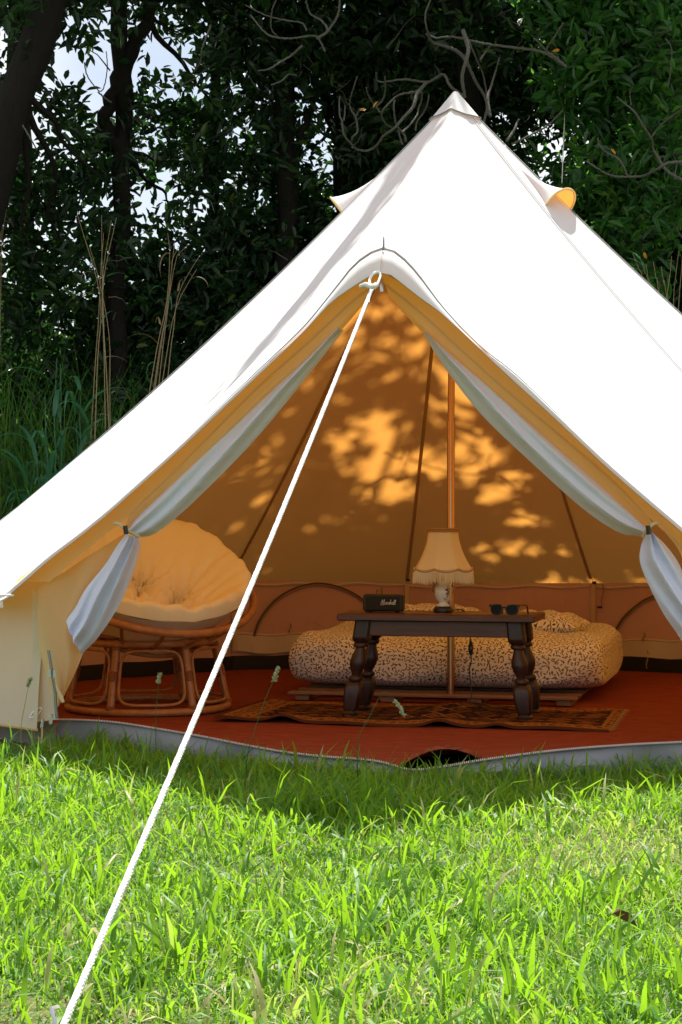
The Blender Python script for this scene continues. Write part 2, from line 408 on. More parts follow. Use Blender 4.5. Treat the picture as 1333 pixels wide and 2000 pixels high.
def roof_rows(base, s0=.035, nv=34, seam_dip=.02, wrk=0.0, ph=0.0, fold=0.0):
    nb = len(base); rows = []; uv = []
    for i in range(nv + 1):
        s = s0 + (1 - s0) * i / nv; r = []
        for j, q in enumerate(base):
            u = j / (nb - 1); p = APEX.lerp(q, s)
            p.z -= .092 * 4 * s * (1 - s)
            d = -seam_dip * math.sin(PI * u) * math.sin(PI * min(1, s * 1.05)) * 1.0
            d += wrk * math.sin(7 * u + 3 * s + ph) * math.sin(PI * s) * s * math.sin(PI * u)
            d += wrk * .9 * math.sin(PI * u) * math.sin(21 * u + 5 * s + ph) * s * s * (1.02 - s) * 4
            d -= fold * (math.exp(-((u - .84) / .055) ** 2) - .5 * math.exp(-((u - .74) / .05) ** 2)) * math.exp(-((s - .36) / .17) ** 2)
            p = outw(p, d); r.append(p); uv.append((u * s, s))
        rows.append(r)
    return rows, uv
rv, rf = [], []
panels = []
bases = [resample([ROOFB[i], ROOFB[i + 1]], 14) for i in range(NE - 1)]
for b in bases:                                          # slight scallop of the eave between the pegs
    for j in range(len(b)): b[j].z += .03 * math.sin(PI * j / (len(b) - 1))
for k, b in enumerate(bases): panels.append(roof_rows(b, wrk=.010, ph=k * 1.3))
fl = roof_rows(FL, seam_dip=-.012, wrk=.006, fold=.05); fr = roof_rows(list(FR), seam_dip=-.012, wrk=.005, ph=2)
for rows, uv in panels + [fl, fr]:
    n = len(rv); nc = len(rows[0]); rv += [p for r in rows for p in r]
    rf += [[n + i * nc + j, n + i * nc + j + 1, n + (i + 1) * nc + j + 1, n + (i + 1) * nc + j] for i in range(len(rows) - 1) for j in range(nc - 1)]
BVH = BVHTree.FromPolygons(rv, rf)
def on_roof(px, py, lift=0.0):
    d = P(px, py, 1.0) - Vector((0, 0, H)); h = BVH.ray_cast(Vector((0, 0, H)), d.normalized())
    p = h[0] if h[0] is not None else P(px, py, 8)
    nrm = h[1] if h[0] is not None else Vector((0, -.7, .7))
    if nrm.z < 0: nrm = -nrm
    return p + nrm * lift
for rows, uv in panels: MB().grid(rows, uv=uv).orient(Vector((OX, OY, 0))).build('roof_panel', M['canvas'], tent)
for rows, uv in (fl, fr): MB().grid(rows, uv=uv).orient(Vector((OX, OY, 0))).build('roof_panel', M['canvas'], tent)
# hood strip that turns down from the frame line to the hem
for A, B in ((FL, HL), (FR, HR)):
    rows = []
    for i in range(len(A)):
        a, b = A[i], B[i]; mid = a.lerp(b, .5) + Vector((0, -.022, .012)) * min(1, max(0, (a - b).length - .05) / .08)
        rows.append([a, a.lerp(mid, .5) + Vector((0, -.004, .002)), mid, mid.lerp(b, .5) + Vector((0, -.004, .004)), b, b + Vector((0, .012, -.001)), b + Vector((0, .014, .012))])
    MB().grid(rows).orient(Vector((OX, OY, 0))).build('door_hood', M['canvas'], tent)
for A in (FL, FR): MB().tube([p + Vector((0, -.003, .004)) for p in A[:22]], [.0034 * (1 - i / 24) + .0006 for i in range(22)], 6).build('hood_seam', M['thread'], tent)
# turned-down lip along the eaves
for b in bases:
    rows = [[outw(p, 0), outw(p, .006, -.012), outw(p, .002, -.05), outw(p, -.006, -.052)] for p in b]
    MB().grid(rows).orient(Vector((OX, OY, .3))).build('eave_valance', M['canvas'], tent)
# seams: tape inside, thread line outside
def seam_curve(q, n=30, s0=.05, s1=1.0):
    o = []
    for i in range(n):
        s = s0 + (s1 - s0) * i / (n - 1); p = APEX.lerp(q, s); p.z -= .092 * 4 * s * (1 - s); o.append(p)
    return o
for k in range(1, NE - 1):
    c = seam_curve(EAVE[k] + Vector((0, 0, .03)) if 3 < k < 8 else ROOFB[k])
    rows = []
    for i, p in enumerate(c):
        t = (c[min(i + 1, len(c) - 1)] - c[max(0, i - 1)]).normalized(); inw = (Vector((OX, OY, p.z - .6)) - p).normalized()
        sd = t.cross(inw).normalized(); rows.append([p + inw * .014 - sd * .010, p + inw * .017, p + inw * .014 + sd * .010])
    MB().grid(rows).build('seam_tape', M['seam'], tent)
    MB().tube([outw(p, .002, .004) for p in seam_curve(ROOFB[k], 30, .045)], .0016, 5).build('seam_stitching', M['thread'], tent)
# apex cap
loop_ = FL[::4] + [q for bb in bases for q in bb[::3]] + FR[::-1][::4]
cap = MB(); cb = []
for i in range(9):
    t = i / 8; r = []
    for k, q in enumerate(loop_):
        s = (.008 + .115 * t) / (APEX.z - q.z + .36); p = APEX.lerp(q, s); p.z -= .092 * 4 * s * (1 - s)
        v = (p - APEX); r.append(p + Vector((v.x, v.y, 0)).normalized() * (.004 + .002 * t ) + Vector((0, 0, .005 + .018 * (1 - t))))
    cb.append(r)
cb.append([q + (APEX - q) * .0 + Vector((APEX.x - q.x, APEX.y - q.y, 0)).normalized() * .012 + Vector((0, 0, -.012)) for q in cb[-1]])
cap.grid(cb, closed=True); cap.f.append([k for k in range(len(loop_))]); cap.orient(Vector((APEX.x, APEX.y, APEX.z - .3))); cp = cap.build('peak_cap', M['canvas'], tent)
MB().tube([p + Vector((p.x - APEX.x, p.y - APEX.y, 0)) * .02 + Vector((0, 0, .002)) for p in cb[-2]], .003, 6, closed=True).build('draw_cord', M['grey_cord'], cp)
# vents (hoods)
def vent(T, bl, br, top):
    mb = MB(); n = 16; arc = []
    c = (bl + br) / 2
    for k in range(n + 1):
        a = PI * k / n; arc.append(c + (bl - c) * math.cos(a) + (top - c) * (math.sin(a) ** .8))
    rows = []
    for i in range(10):
        s = i / 9; r = []
        for q in arc:
            p = T.lerp(q, s); base = T.lerp(c, s); r.append(base + (p - base) * (.55 + .45 * s * s) + (top - c) * (.10 * math.sin(PI * s)) * 0)
        rows.append(r)
    mb.grid(rows); mb.orient(c - (top - c) * .5)
    o = mb.build('roof_vent', M['canvas'], tent)
    MB().tube(rows[-1], .006, 6).build('vent_rim', M['flap'], o)
    return T, bl, br, top
def roof_at(ang, z):
    o = Vector((OX, OY, z)); h_ = BVH.ray_cast(o, Vector((math.cos(math.radians(ang)), math.sin(math.radians(ang)), 0))); return h_[0] if h_[0] else pol(ang, .55, z)
BL_ = roof_at(-36, 2.335); BR_ = roof_at(-9, 2.335); T_ = roof_at(-27, 2.53)
TOP_ = (BL_ + BR_) / 2 + Vector((.058, -.03, .088))
vent(T_, BL_, BR_, TOP_)
BL_ = roof_at(157, 2.335); BR_ = roof_at(189, 2.335); T_ = roof_at(176, 2.56)
vent(T_, BL_, BR_, (BL_ + BR_) / 2 + Vector((-.075, .01, .10)))
# walls
def wall_rows(a, b, bz, nx=14, nz=8, flare=.02, wave=.010, ph=0):
    rows = []; uv = []; n_ = Vector((-(b - a).y, (b - a).x, 0)).normalized(); L = (b - a).length
    if n_.dot(Vector((a.x - OX, a.y - OY, 0))) < 0: n_ = -n_
    for i in range(nz + 1):
        s = i / nz; r = []
        for j in range(nx + 1):
            u = j / nx; p = a.lerp(b, u); p.z = p.z + (bz - p.z) * s
            p = p + n_ * (flare * s + wave * math.sin(PI * s) * math.sin(9 * u + ph + 2 * s)); r.append(p); uv.append((u * L, s * .6))
        rows.append(r)
    return rows, uv
for k in range(NE - 1):
    r, uv = wall_rows(EAVE[k], EAVE[k + 1], .075, ph=k, flare=.06 if k in (0, 1) else .0)
    MB().grid(r, uv=uv).orient(Vector((OX, OY, .3))).build('wall_panel', M['wall'] if 2 < k < 9 else M['front_wall'], tent)
    a, b = r[-1][0], r[-1][-1]
    MB().tube([p + Vector((0, 0, .0)) for p in r[-1]], .007, 6).build('wall_hem', M['flap'], tent)
# groundsheet: floor disc, bathtub edge
ring = [outw(p, -.03) for p in EAVE]
LIPT = [P(112, 1407, 7.02), P(165, 1408, 6.98), P(230, 1413, 6.92), P(320, 1427, 6.76), P(400, 1441, 6.62), P(480, 1457, 6.48), P(560, 1471, 6.34), P(640, 1480, 6.25), P(700, 1484, 6.20), P(750, 1491, 6.15), P(800, 1505, 6.10), P(860, 1500, 6.10), P(930, 1488, 6.12), P(1000, 1478, 6.15), P(1080, 1468, 6.2), P(1160, 1461, 6.24), P(1250, 1455, 6.28), P(1333, 1451, 6.32), P(1420, 1444, 6.4), P(1480, 1436, 6.5)]
LIPS = smooth_pts(LIPT, 90)
poly = [Vector((p.x, p.y + .015, .012)) for p in LIPS] + [Vector((p.x, p.y, .012)) for p in reversed(ring[1:-1])]
mb = MB(); cidx = Vector((OX, OY, .012)); mb.add([cidx] + poly, [[0, 1 + i, 1 + (i + 1) % len(poly)] for i in range(len(poly))]); mb.build('groundsheet', M['black_pvc'], tent)
for k in range(0, NE - 1):
    a, b = ring[k], ring[k + 1]
    MB().grid([[Vector((p.x, p.y, z + .004 * math.sin(19 * p.x))) for p in resample([a, b], 10)] for z in (-.02, .05, .095)]).build('groundsheet_edge', M['black_pvc'] if k > 1 else M['pvc'], tent)
# lip across the doorway with its zip
rows = []
for i, p in enumerate(LIPS):
    u = i / 89; w1 = .010 * math.sin(u * 47) + .008 * math.sin(u * 23 + 1)
    zt = p.z; rows.append([Vector((p.x, p.y + .03, zt - .012)), p, Vector((p.x, p.y - .008 + w1 * .5, zt * .72 + .002)), Vector((p.x, p.y - .022 + w1 * 1.2, zt * .38)), Vector((p.x, p.y - .015 + w1, -.02))])
lip = MB().grid(rows).build('door_sill', M['pvc'], tent)
teeth = MB(); zp = resample([p + Vector((0, -.004, .004)) for p in LIPS], 420)
for i in range(0, 419):
    t = (zp[i + 1] - zp[i]).normalized(); sd = Vector((0, 1, .3)).normalized()
    a = zp[i]; w_ = t * .0016; h = Vector((0, -.35, .94)) * .0034; d = sd * .0045
    teeth.add([a - w_ - d, a + w_ - d, a + w_ + d, a - w_ + d, a - w_ * .7 - d * .7 + h, a + w_ * .7 - d * .7 + h, a + w_ * .7 + d * .7 + h, a - w_ * .7 + d * .7 + h],
              [[4, 5, 6, 7], [0, 1, 5, 4], [1, 2, 6, 5], [2, 3, 7, 6], [3, 0, 4, 7]])
zt = teeth.build('zip_teeth', M['plastic'], tent, smooth=False); zt['kind'] = 'stuff'
MB().grid([[p + Vector((0, -.012, -.002)), p + Vector((0, .012, .001))] for p in zp[::4]]).build('zip_tape', M['zipper_tape'], tent)
# inner wall details on the three back panels and the right one
def wall_pt(px, py, k, off=.014):
    a, b = EAVE[k], EAVE[k + 1]; n_ = Vector((-(b - a).y, (b - a).x, 0)).normalized()
    if n_.dot(Vector((OX - a.x, OY - a.y, 0))) < 0: n_ = -n_
    d = P(px, py, 1) - Vector((0, 0, H)); o = Vector((0, 0, H)); a2 = a + n_ * off
    t = (a2 - o).dot(n_) / d.dot(n_); return o + d * t
def arc(k, pts, name='window_zip'):
    c = smooth_pts([wall_pt(x, y, k, .016) for x, y in pts], 40)
    o = MB().tube(c, .011, 8).build(name, M['seam'], tent)
    MB().tube([p + Vector((0, -.011, .004)) for p in c], .004, 5).build('zip_coil', M['cord'], o)
    return o
arc(4, ((497, 1243), (507, 1215), (525, 1188), (548, 1166), (580, 1149), (615, 1141), (650, 1144), (685, 1157), (712, 1175), (728, 1196), (738, 1222), (742, 1240)))
arc(6, ((1196, 1251), (1205, 1228), (1218, 1207), (1240, 1186), (1265, 1170), (1295, 1161), (1335, 1160), (1375, 1172), (1405, 1196), (1418, 1225), (1424, 1250)))
for k, y, x0, x1 in ((4, 1239, 455, 793), (5, 1240, 797, 1152), (6, 1251, 1158, 1500), (4, 1141, 455, 793), (5, 1146, 797, 1152), (6, 1146, 1158, 1500)):
    c = [wall_pt(x0 + (x1 - x0) * i / 20, y + 2 * math.sin(i * .9 + k), k, .012) for i in range(21)]
    rows = [[p + Vector((0, -.002, .008)), p + Vector((0, -.008, 0)), p + Vector((0, -.002, -.008))] for p in c]
    MB().grid(rows).build('wall_seam', M['wall'], tent)
for k, y0, x0, x1 in ((4, 1274, 455, 793), (5, 1276, 797, 1152), (6, 1285, 1158, 1520)):   # loose mud flap at the wall foot
    top = [wall_pt(x0 + (x1 - x0) * i / 24, y0 - 34, k, .014) for i in range(25)]
    rows = []
    for i, p in enumerate(top):
        dy = .010 * math.sin(i * 1.1 + k) + .006 * math.sin(i * 2.7)
        z1 = wall_pt(x0 + (x1 - x0) * i / 24, y0 + 2.5 * math.sin(i * .8 + k), k).z
        rows.append([p, Vector((p.x, p.y - .012 - dy, (p.z + z1) / 2)), Vector((p.x, p.y - .020 - dy * 1.6, z1))])
    MB().grid(rows).build('mud_flap', M['wall'], tent)
for k, px, y0, y1 in ((4, 795, 1142, 1240), (6, 1158, 1142, 1246), (4, 460, 1236, 1272)):
    rows = [[wall_pt(px - 4, y, k, .024), wall_pt(px, y, k, .028), wall_pt(px + 5, y, k, .024)] for y in np.linspace(y0, y1, 6)]
    MB().grid(rows).build('wall_strap', M['tape'], tent)
for k, px, y in ((4, 797, 1133), (6, 1161, 1138)):
    c = wall_pt(px, y, k, .02); MB().box(c, (.026, .02, .016), .004).build('toggle', M['gunmetal'], tent)
for k, px, y0, y1 in ((6, 1177, 1141, 1183), (6, 1258, 1236, 1252), (6, 1265, 1270, 1306), (4, 567, 1218, 1236)):
    c = [wall_pt(px + 2 * math.sin(i), y0 + (y1 - y0) * i / 6, k, .03 + .006 * math.sin(i * 2)) for i in range(7)]
    MB().tube(c, .005, 6).build('tie_loop', M['seam'], tent)
MB().box(wall_pt(1172, 1186, 6, .03), (.03, .012, .014), .004).build('toggle', M['gunmetal'], tent)
# door canvas, left and right
def pl(pts, dy): return [P(x, y, (yl(x) if x < 748 else yr(x)) + dy) for x, y in pts]
def sheet(name, A, B, mat, nu=50, nv=9, bulge=0., ripple=0., freq=2., ph=0.):
    r, uv = loft(A, B, nu, nv, bulge, ripple, freq, ph); return MB().grid(r, uv=uv).build(name, mat, tent)
# strip of wall canvas under the hood
sheet('door_facing', pl(((741, 528), (690, 554), (586, 649), (500, 730), (337, 884), (214, 994), (97, 1086), (30, 1136)), .055),
      pl(((736, 556), (690, 590), (600, 674), (502, 761), (342, 922), (262, 1000), (192, 1056), (97, 1137)), .10), M['flap'], bulge=-.01)
sheet('door_facing', pl(((741, 528), (821, 575), (867, 608), (1000, 733), (1180, 900), (1333, 1032), (1440, 1122)), .055),
      pl(((752, 556), (815, 607), (905, 690), (1000, 775), (1180, 925), (1280, 1022), (1400, 1128)), .10), M['flap'], bulge=-.01)
# rolled outer door canvas above the ties
sheet('door_flap', pl(((737, 550), (690, 584), (600, 668), (502, 755), (342, 916), (262, 994), (246, 1024)), .10),
      pl(((722, 580), (668, 644), (600, 712), (510, 795), (372, 930), (292, 1000), (254, 1036)), .15), M['flap'], bulge=.02, ripple=.006, freq=1.3)
sheet('door_flap', pl(((751, 550), (815, 601), (905, 684), (1000, 769), (1180, 919), (1258, 1000), (1276, 1022)), .10),
      pl(((760, 580), (826, 650), (905, 722), (985, 792), (1165, 950), (1240, 1012), (1266, 1036)), .15), M['flap'], bulge=.02, ripple=.006, freq=1.3)
# white inner curtain above the ties
sheet('curtain', pl(((652, 642), (600, 694), (500, 786), (400, 879), (300, 972), (262, 1010), (247, 1034)), .13),
      pl(((672, 645), (611, 722), (508, 848), (419, 941), (346, 1010), (300, 1044), (272, 1049)), .19), M['curtain'], nv=17, bulge=.045, ripple=.013, freq=1.8, ph=1)
sheet('curtain', pl(((829, 645), (880, 692), (960, 757), (1060, 850), (1165, 942), (1230, 1000), (1262, 1030)), .13),
      pl(((829, 654), (866, 714), (941, 810), (1040, 905), (1141, 995), (1210, 1040), (1254, 1048)), .19), M['curtain'], nv=17, bulge=.045, ripple=.013, freq=1.8, ph=2)
# below the ties: curtains gathered, then hanging loose
sheet('curtain', pl(((247, 1044), (228, 1068), (205, 1104), (168, 1150), (148, 1186), (130, 1212), (134, 1222)), .10),
      pl(((272, 1049), (274, 1066), (262, 1112), (240, 1168), (214, 1214), (186, 1252), (160, 1277)), .20), M['curtain'], nu=50, nv=31, bulge=.05, ripple=.020, freq=2.6, ph=.5)
sheet('curtain', pl(((1262, 1040), (1252, 1068), (1251, 1100), (1270, 1148), (1296, 1198), (1322, 1236), (1338, 1262)), .16),
      pl(((1274, 1040), (1300, 1064), (1326, 1100), (1348, 1150), (1372, 1200), (1396, 1240), (1410, 1262)), .12), M['curtain'], nu=50, nv=31, bulge=.05, ripple=.020, freq=2.3, ph=1.2)
# canvas door leaf hanging below the tie on the left: from wall corner to the zip
sheet('door_flap', pl(((74, 1150), (74, 1200), (76, 1262), (86, 1300), (98, 1340), (108, 1366), (112, 1380)), .13),
      pl(((246, 1040), (244, 1090), (216, 1152), (182, 1215), (163, 1276), (139, 1332), (115, 1380)), .23), M['flap'], nu=50, nv=21, bulge=.012, ripple=.018, freq=1.7, ph=.3)
sheet('door_flap', pl(((62, 1150), (64, 1300), (66, 1411)), .17), pl(((80, 1160), (102, 1290), (114, 1405)), .16), M['front_wall'], nu=16, nv=5)
sheet('door_flap', pl(((1292, 1030), (1333, 1090), (1350, 1200), (1380, 1330), (1420, 1430)), .10),
      pl(((1420, 1140), (1440, 1200), (1450, 1300), (1455, 1380), (1462, 1436)), .10), M['flap'], nu=30, nv=11, ripple=.02)
# wall canvas hem patch and window in the left wall, zips
zl = smooth_pts(pl(((95, 1270), (99, 1292), (103, 1318), (108, 1350), (110, 1385), (112, 1404)), .055), 70)
MB().grid([[p + Vector((-.006, 0, 0)), p + Vector((.006, -.002, 0))] for p in zl]).build('zip_tape', M['zipper_tape'], tent)
mbz = MB()
for p in zl[::1]: mbz.box(p + Vector((0, -.004, 0)), (.006, .003, .0016))
z_ = mbz.build('zip_teeth', M['zip'], tent, smooth=False); z_['kind'] = 'stuff'
def slider(px, py, dy, tilt=0, s=1.0):
    o = sub('zip_slider', tent, P(px, py, yl(px) + dy) - Vector((OX, OY, 0)))
    R = Matrix.Rotation(tilt, 3, 'Y')
    MB().box((0, 0, 0), (.013 * s, .010, .018 * s), .003, R).build('slider_body', M['zip'], o, local=True)
    t = MB(); L = .030 * s; w_ = .0055 * s
    outl = [(-w_, -.004), (w_, -.004), (w_ * 1.25, -L * .8), (w_ * .6, -L), (-w_ * .6, -L), (-w_ * 1.25, -L * .8)]; hol = [(.55 * w_ * math.cos(a), -L * .76 + .55 * w_ * math.sin(a)) for a in np.linspace(PI / 2, -1.5 * PI, 7)[:-1]]
    for yy in (-.008, -.0055):
        n = len(t.v); t.add([R @ Vector((x, yy, z)) for x, z in outl], [[0, 1, 2, 3, 4, 5] if yy < -.007 else [5, 4, 3, 2, 1, 0]])
    t.f += [[k, (k + 1) % 6, 6 + (k + 1) % 6, 6 + k] for k in range(6)]
    t.tube([R @ Vector((.5 * w_ * math.cos(a), -.009, -L * .78 + .5 * w_ * math.sin(a))) for a in np.linspace(0, 2 * PI, 10)[:-1]], .0009, 4, closed=True)
    t.build('pull_tab', M['zip'], o, local=True, smooth=False)
slider(98, 1310, .02, .05, 1.0); slider(107, 1311, .022, -.08, .9); slider(101, 1399, .02, .1, 1.0); slider(84, 1408, .03, .15, .9)
MB().tube(pl(((108, 1326), (112, 1345), (120, 1362), (124, 1372)), .05), [.004, .005, .009, .006], 6).build('zip_pull_tab', M['tape'], tent)
MB().tube(pl(((82, 1415), (83, 1432), (81, 1452)), .03), .004, 6).build('tie_loop', M['flap'], tent)
# ties with their toggles
for px, py, s in ((246, 1034, 1), (1264, 1034, -1)):
    a = P(px - 22 * s, py - 12, (yl(px) if s > 0 else yr(px)) + .06); b = P(px, py, (yl(px) if s > 0 else yr(px)) + .05); c = P(px + 26 * s if s > 0 else px - 8, py + 14, (yl(px) if s > 0 else yr(px)) + .06)
    MB().tube(smooth_pts([a, (a + b) / 2 + Vector((0, -.012, .008)), b + Vector((0, -.012, 0)), c], 16), .006, 7).build('tie_band', M['tape'], tent)
    MB().tube([b + Vector((0, -.02, .014)), b + Vector((.004, -.02, -.018))], .0085, 8).build('toggle', M['gunmetal'], tent)
# A-frame poles behind the door edges and centre pole
MB().tube([P(747, 556, 6.46), Vector((-1.07, 7.0, .02))], .0125, 10).build('frame_pole', M['copper'], tent) if False else None
pole = sub('centre_pole', tent, (P(881, 1357, OY).x - OX, 0, 0))
mbp = MB().tube([(0, 0, .055), (0, 0, 1.30)], .0185, 16); mbp.build('lower_tube', M['copper'], pole, local=True)
MB().tube([(0, 0, 1.28), (0, 0, 1.36)], .0205, 16).build('joint_collar', M['copper'], pole, local=True)
MB().tube([(0, 0, 1.34), (APEX.x - P(881, 1357, OY).x, 0, APEX.z - .03)], .0165, 16).build('upper_tube', M['copper'], pole, local=True)
# little metal hook at the door peak, loop on the hood
MB().tube([P(745, 545, 5.98), P(745, 556, 5.97), P(746, 570, 5.97)], .007, 8).build('door_catch', M['zip'], tent)
MB().tube([P(749, 489, 5.99), P(750, 478, 5.99), P(750, 463, 6.02)], [.004, .0035, .003], 6).build('peak_loop', M['grey_cord'], tent)
# white stitched mark and rope loop on left wall
lm = smooth_pts([P(x, y, 6.93) for x, y in ((60, 1398), (66, 1390), (80, 1382), (80, 1388), (70, 1399), (58, 1402))], 20)
MB().tube(lm, .003, 6, closed=True).build('peg_loop', M['rope'], tent)

# ------------------------------------------------------------------ guy ropes
gr = thing('guy_rope', 'thick white guy rope running from the tent door peak down to the front lawn', 'rope', (-.462, 2.94, 0))
a = P(738, 538, 5.90); b = Vector((-.466, 2.93, .015))
k1 = a.lerp(b, .035)
def twisted(pts, r, name, parent, pitch=.026):
    L = sum((q - p).length for p, q in zip(pts, pts[1:])); n = max(24, int(L / pitch * 7)); c = resample(pts, n); mb = MB()
    for s_ in range(3):
        o = []
        for i in range(n):
            t = (c[min(n - 1, i + 1)] - c[max(0, i - 1)]).normalized(); u = t.cross(Vector((0, .3, 1))).normalized(); v = t.cross(u); a_ = 2 * PI * (i * L / n / pitch + s_ / 3)
            o.append(c[i] + (u * math.cos(a_) + v * math.sin(a_)) * r * .28)
        mb.tube(o, r * .76, 6)
    mb.build(name, M['rope'], parent)
twisted([k1.lerp(b, t) - Vector((0, 0, .02 * math.sin(PI * t))) for t in np.linspace(0, 1, 40)], .0064, 'rope_line', gr)
twisted(smooth_pts([k1, P(722, 548, 5.87), P(730, 534, 5.88), P(740, 531, 5.89), P(743, 540, 5.88), P(735, 560, 5.83), k1], 24), .0044, 'rope_loop', gr)
MB().tube(smooth_pts([P(706, 559, 5.82), P(715, 556, 5.79), P(727, 560, 5.77), P(736, 556, 5.79)], 10), .0085, 8).build('rope_slider', M['plastic'], gr)
MB().tube(smooth_pts([P(726, 565, 5.76), P(722, 580, 5.72), P(721, 590, 5.70)], 8), .002, 5).build('loose_end', M['rope'], gr)
MB().tube([b + Vector((.01, -.02, -.12)), b + Vector((0, -.01, .02)), b + Vector((-.01, .01, .05)), b + Vector((-.005, .04, .045))], .004, 6).build('peg', M['zip'], gr)
g2 = thing('guy_rope', 'short white guy rope at the left eave of the tent', 'rope', (-2.3, 5.9, 0))
e0 = P(20, 1163, 6.84)
MB().tube(resample([e0, Vector((-2.3, 5.9, .0))], 12), .006, 7).build('rope_line', M['rope'], g2)
MB().box(e0 + Vector((0, -.006, 0)), (.032, .010, .012), .003).build('rope_slider', M['plastic'], g2)
# ------------------------------------------------------------------ rugs
RZ = math.radians(-13.5)
ex = Vector((math.cos(RZ), math.sin(RZ), 0)); ey = Vector((-math.sin(RZ), math.cos(RZ), 0))
# carpet covering the floor, following the sill
front = []
for i, p in enumerate(LIPS):                             # the edge is rucked up near the middle of the doorway
    ll = p.x / p.y * F + CX; a_ = min(1, max(0, (ll - 765) / 215)); up_ = math.sin(PI * a_) ** .8
    front.append(Vector((p.x, p.y + .045 + .14 * up_, .022 + .065 * up_ + .004 * math.sin(i * .5) + .008 * math.exp(-((ll - 560) / 90) ** 2))))
rows = []
back = resample([outw(p, -.16) for p in EAVE[1:-1]], 90)
for j in range(26):
    t = (j / 25) ** 1.9; r = []
    for i in range(90):
        a = front[i]; b = back[i]; p = a.lerp(Vector((b.x, b.y, .022)), t); p.z = .022 + (a.z - .022) * max(0, 1 - t * 12) ** 2 + .003 * math.sin(p.x * 9 + p.y * 4) * math.sin(p.y * 7)
        r.append(p)
    rows.append(r)
edge = [Vector((p.x, p.y - .006, p.z - .012)) for p in rows[0]]; lowr = [Vector((p.x, p.y + .004, p.z - .016)) for p in rows[0]]
o = MB().grid([lowr, edge] + rows).build('carpet', M['carpet']); tag(o, 'large rust red carpet covering the floor of the tent', 'carpet')
# patterned rug under the table
r0 = Vector((-.545, 7.66, 0)); Lr, Wr = 1.68, .82; rows = []; uv = []
nu, nv = 90, 30
for j in range(nv + 1):
    v = j / nv * Wr; r = []
    for i in range(nu + 1):
        u = i / nu * Lr
        p = r0 + ex * u + ey * (v + .02 * math.sin(u * 6.0) * max(0, 1 - v * 2.5))
        ruck = .030 * math.exp(-((u - .30) / .07) ** 2) * max(0, 1 - v / .25) + .022 * math.exp(-((u - .98) / .06) ** 2) * max(0, 1 - v / .2) + .05 * math.exp(-((u - .95 - .1 * v) / .19) ** 2) * math.exp(-((v - .50) / .22) ** 2)
        ruck += .016 * math.exp(-((u - 1.22) / .05) ** 2) * max(0, 1 - v / .22) + .012 * math.exp(-((u - .02) / .1) ** 2)
        p.z = .036 + .003 * math.sin(u * 14 + v * 5) + ruck; r.append(p); uv.append((u, v))
    rows.append(r)
top = rows; per = [r[0] for r in rows]
mb = MB().grid(top, uv=uv)
rim = rows[0] + [r[-1] for r in rows[1:]] + rows[-1][::-1][1:] + [r[0] for r in rows[::-1][1:]]
mb.grid([rim, [Vector((p.x, p.y, p.z - .010)) for p in rim]])
rug = mb.build('patterned_rug', M['persian']); tag(rug, 'narrow dark patterned rug with gold motifs lying under the low table', 'rug')
fr_ = MB()
for e0_, e1_, sg in ((rows[0][0], rows[-1][0], -1), (rows[0][-1], rows[-1][-1], 1)):
    col_ = [r[0] if sg < 0 else r[-1] for r in rows]; pts = resample(col_, 70)
    for k, p in enumerate(pts):
        d = ex * sg * (.03 + .008 * math.sin(k * 5)) + ey * .006 * math.sin(k * 3.1)
        q = p + d; q.z = .034; fr_.add([p - ey * .003 - Vector((0, 0, .002)), p + ey * .003 - Vector((0, 0, .002)), q], [[0, 1, 2]])
f_ = fr_.build('fringe', M['tape'], rug); f_['kind'] = 'stuff'

# ------------------------------------------------------------------ papasan chair
CH = Vector((-.885, 8.2, .024))
chair = thing('papasan_chair', 'round rattan papasan chair with a tilted bowl on a hooped base', 'chair', CH)
def circ(r, z, n=48, c=(0, 0)): return [Vector((c[0] + r * math.cos(2 * PI * k / n), c[1] + r * math.sin(2 * PI * k / n), z)) for k in range(n)]
MB().tube(circ(.365, .018), .0165, 10, closed=True).build('base_ring', M['rattan'], chair, local=True)
MB().tube(circ(.300, .315), .0165, 10, closed=True).build('top_ring', M['rattan'], chair, local=True)
MB().tube(circ(.285, .350), .0135, 10, closed=True).build('top_ring', M['rattan'], chair, local=True)
def bp(phi, z): r = .365 + (.300 - .365) * (z - .018) / .297; return Vector((r * math.sin(phi), -r * math.cos(phi), z))
for k in range(6):
    ph = math.radians(-21 + 60 * k)
    pst = MB().tube([bp(ph, .018), bp(ph, .17), bp(ph, .33)], .0175, 10).build('post', M['rattan'], chair, local=True)
    for z, nb_ in ((.172, 5), (.034, 2), (.296, 2)):
        bz = [z + .0045 * (q - nb_) for q in range(2 * nb_ + 1)]
        MB().tube([bp(ph, q) for q in bz], [.0222 if i % 2 else .0200 for i in range(len(bz))], 10).build('binding', M['binding'], pst, local=True)
    a0, a1 = ph + .085, ph + math.radians(60) - .085; pts = []
    for t in np.linspace(0, 2 * PI, 60)[:-1]:            # rounded loop between two posts
        cx, cz = math.cos(t), math.sin(t); pw = .42
        u = math.copysign(abs(cx) ** pw, cx); v = math.copysign(abs(cz) ** pw, cz)
        wz = .168 + .118 * v; pts.append(bp((a0 + a1) / 2 + (a1 - a0) / 2 * u, wz) * 1.0)
    MB().tube(pts, .0068, 8, closed=True).build('loop', M['rattan'], chair, local=True)
BC = Vector((.0, -.03, .585))                          # bowl rim centre, local
va = Vector((.483, .04, -.112)); vb = Vector((0, -.455, -.185)); Rb = .498
va = va.normalized(); vb = (vb - va * vb.dot(va)).normalized(); vn = va.cross(vb).normalized()
if vn.z < 0: vn = -vn
def bw(rho, th, h): return BC + (va * math.cos(th) + vb * math.sin(th)) * (Rb * rho) + vn * h
MB().tube([bw(1, 2 * PI * k / 72, 0) for k in range(72)], .0185, 10, closed=True).build('bowl_rim', M['rattan'], chair, local=True)
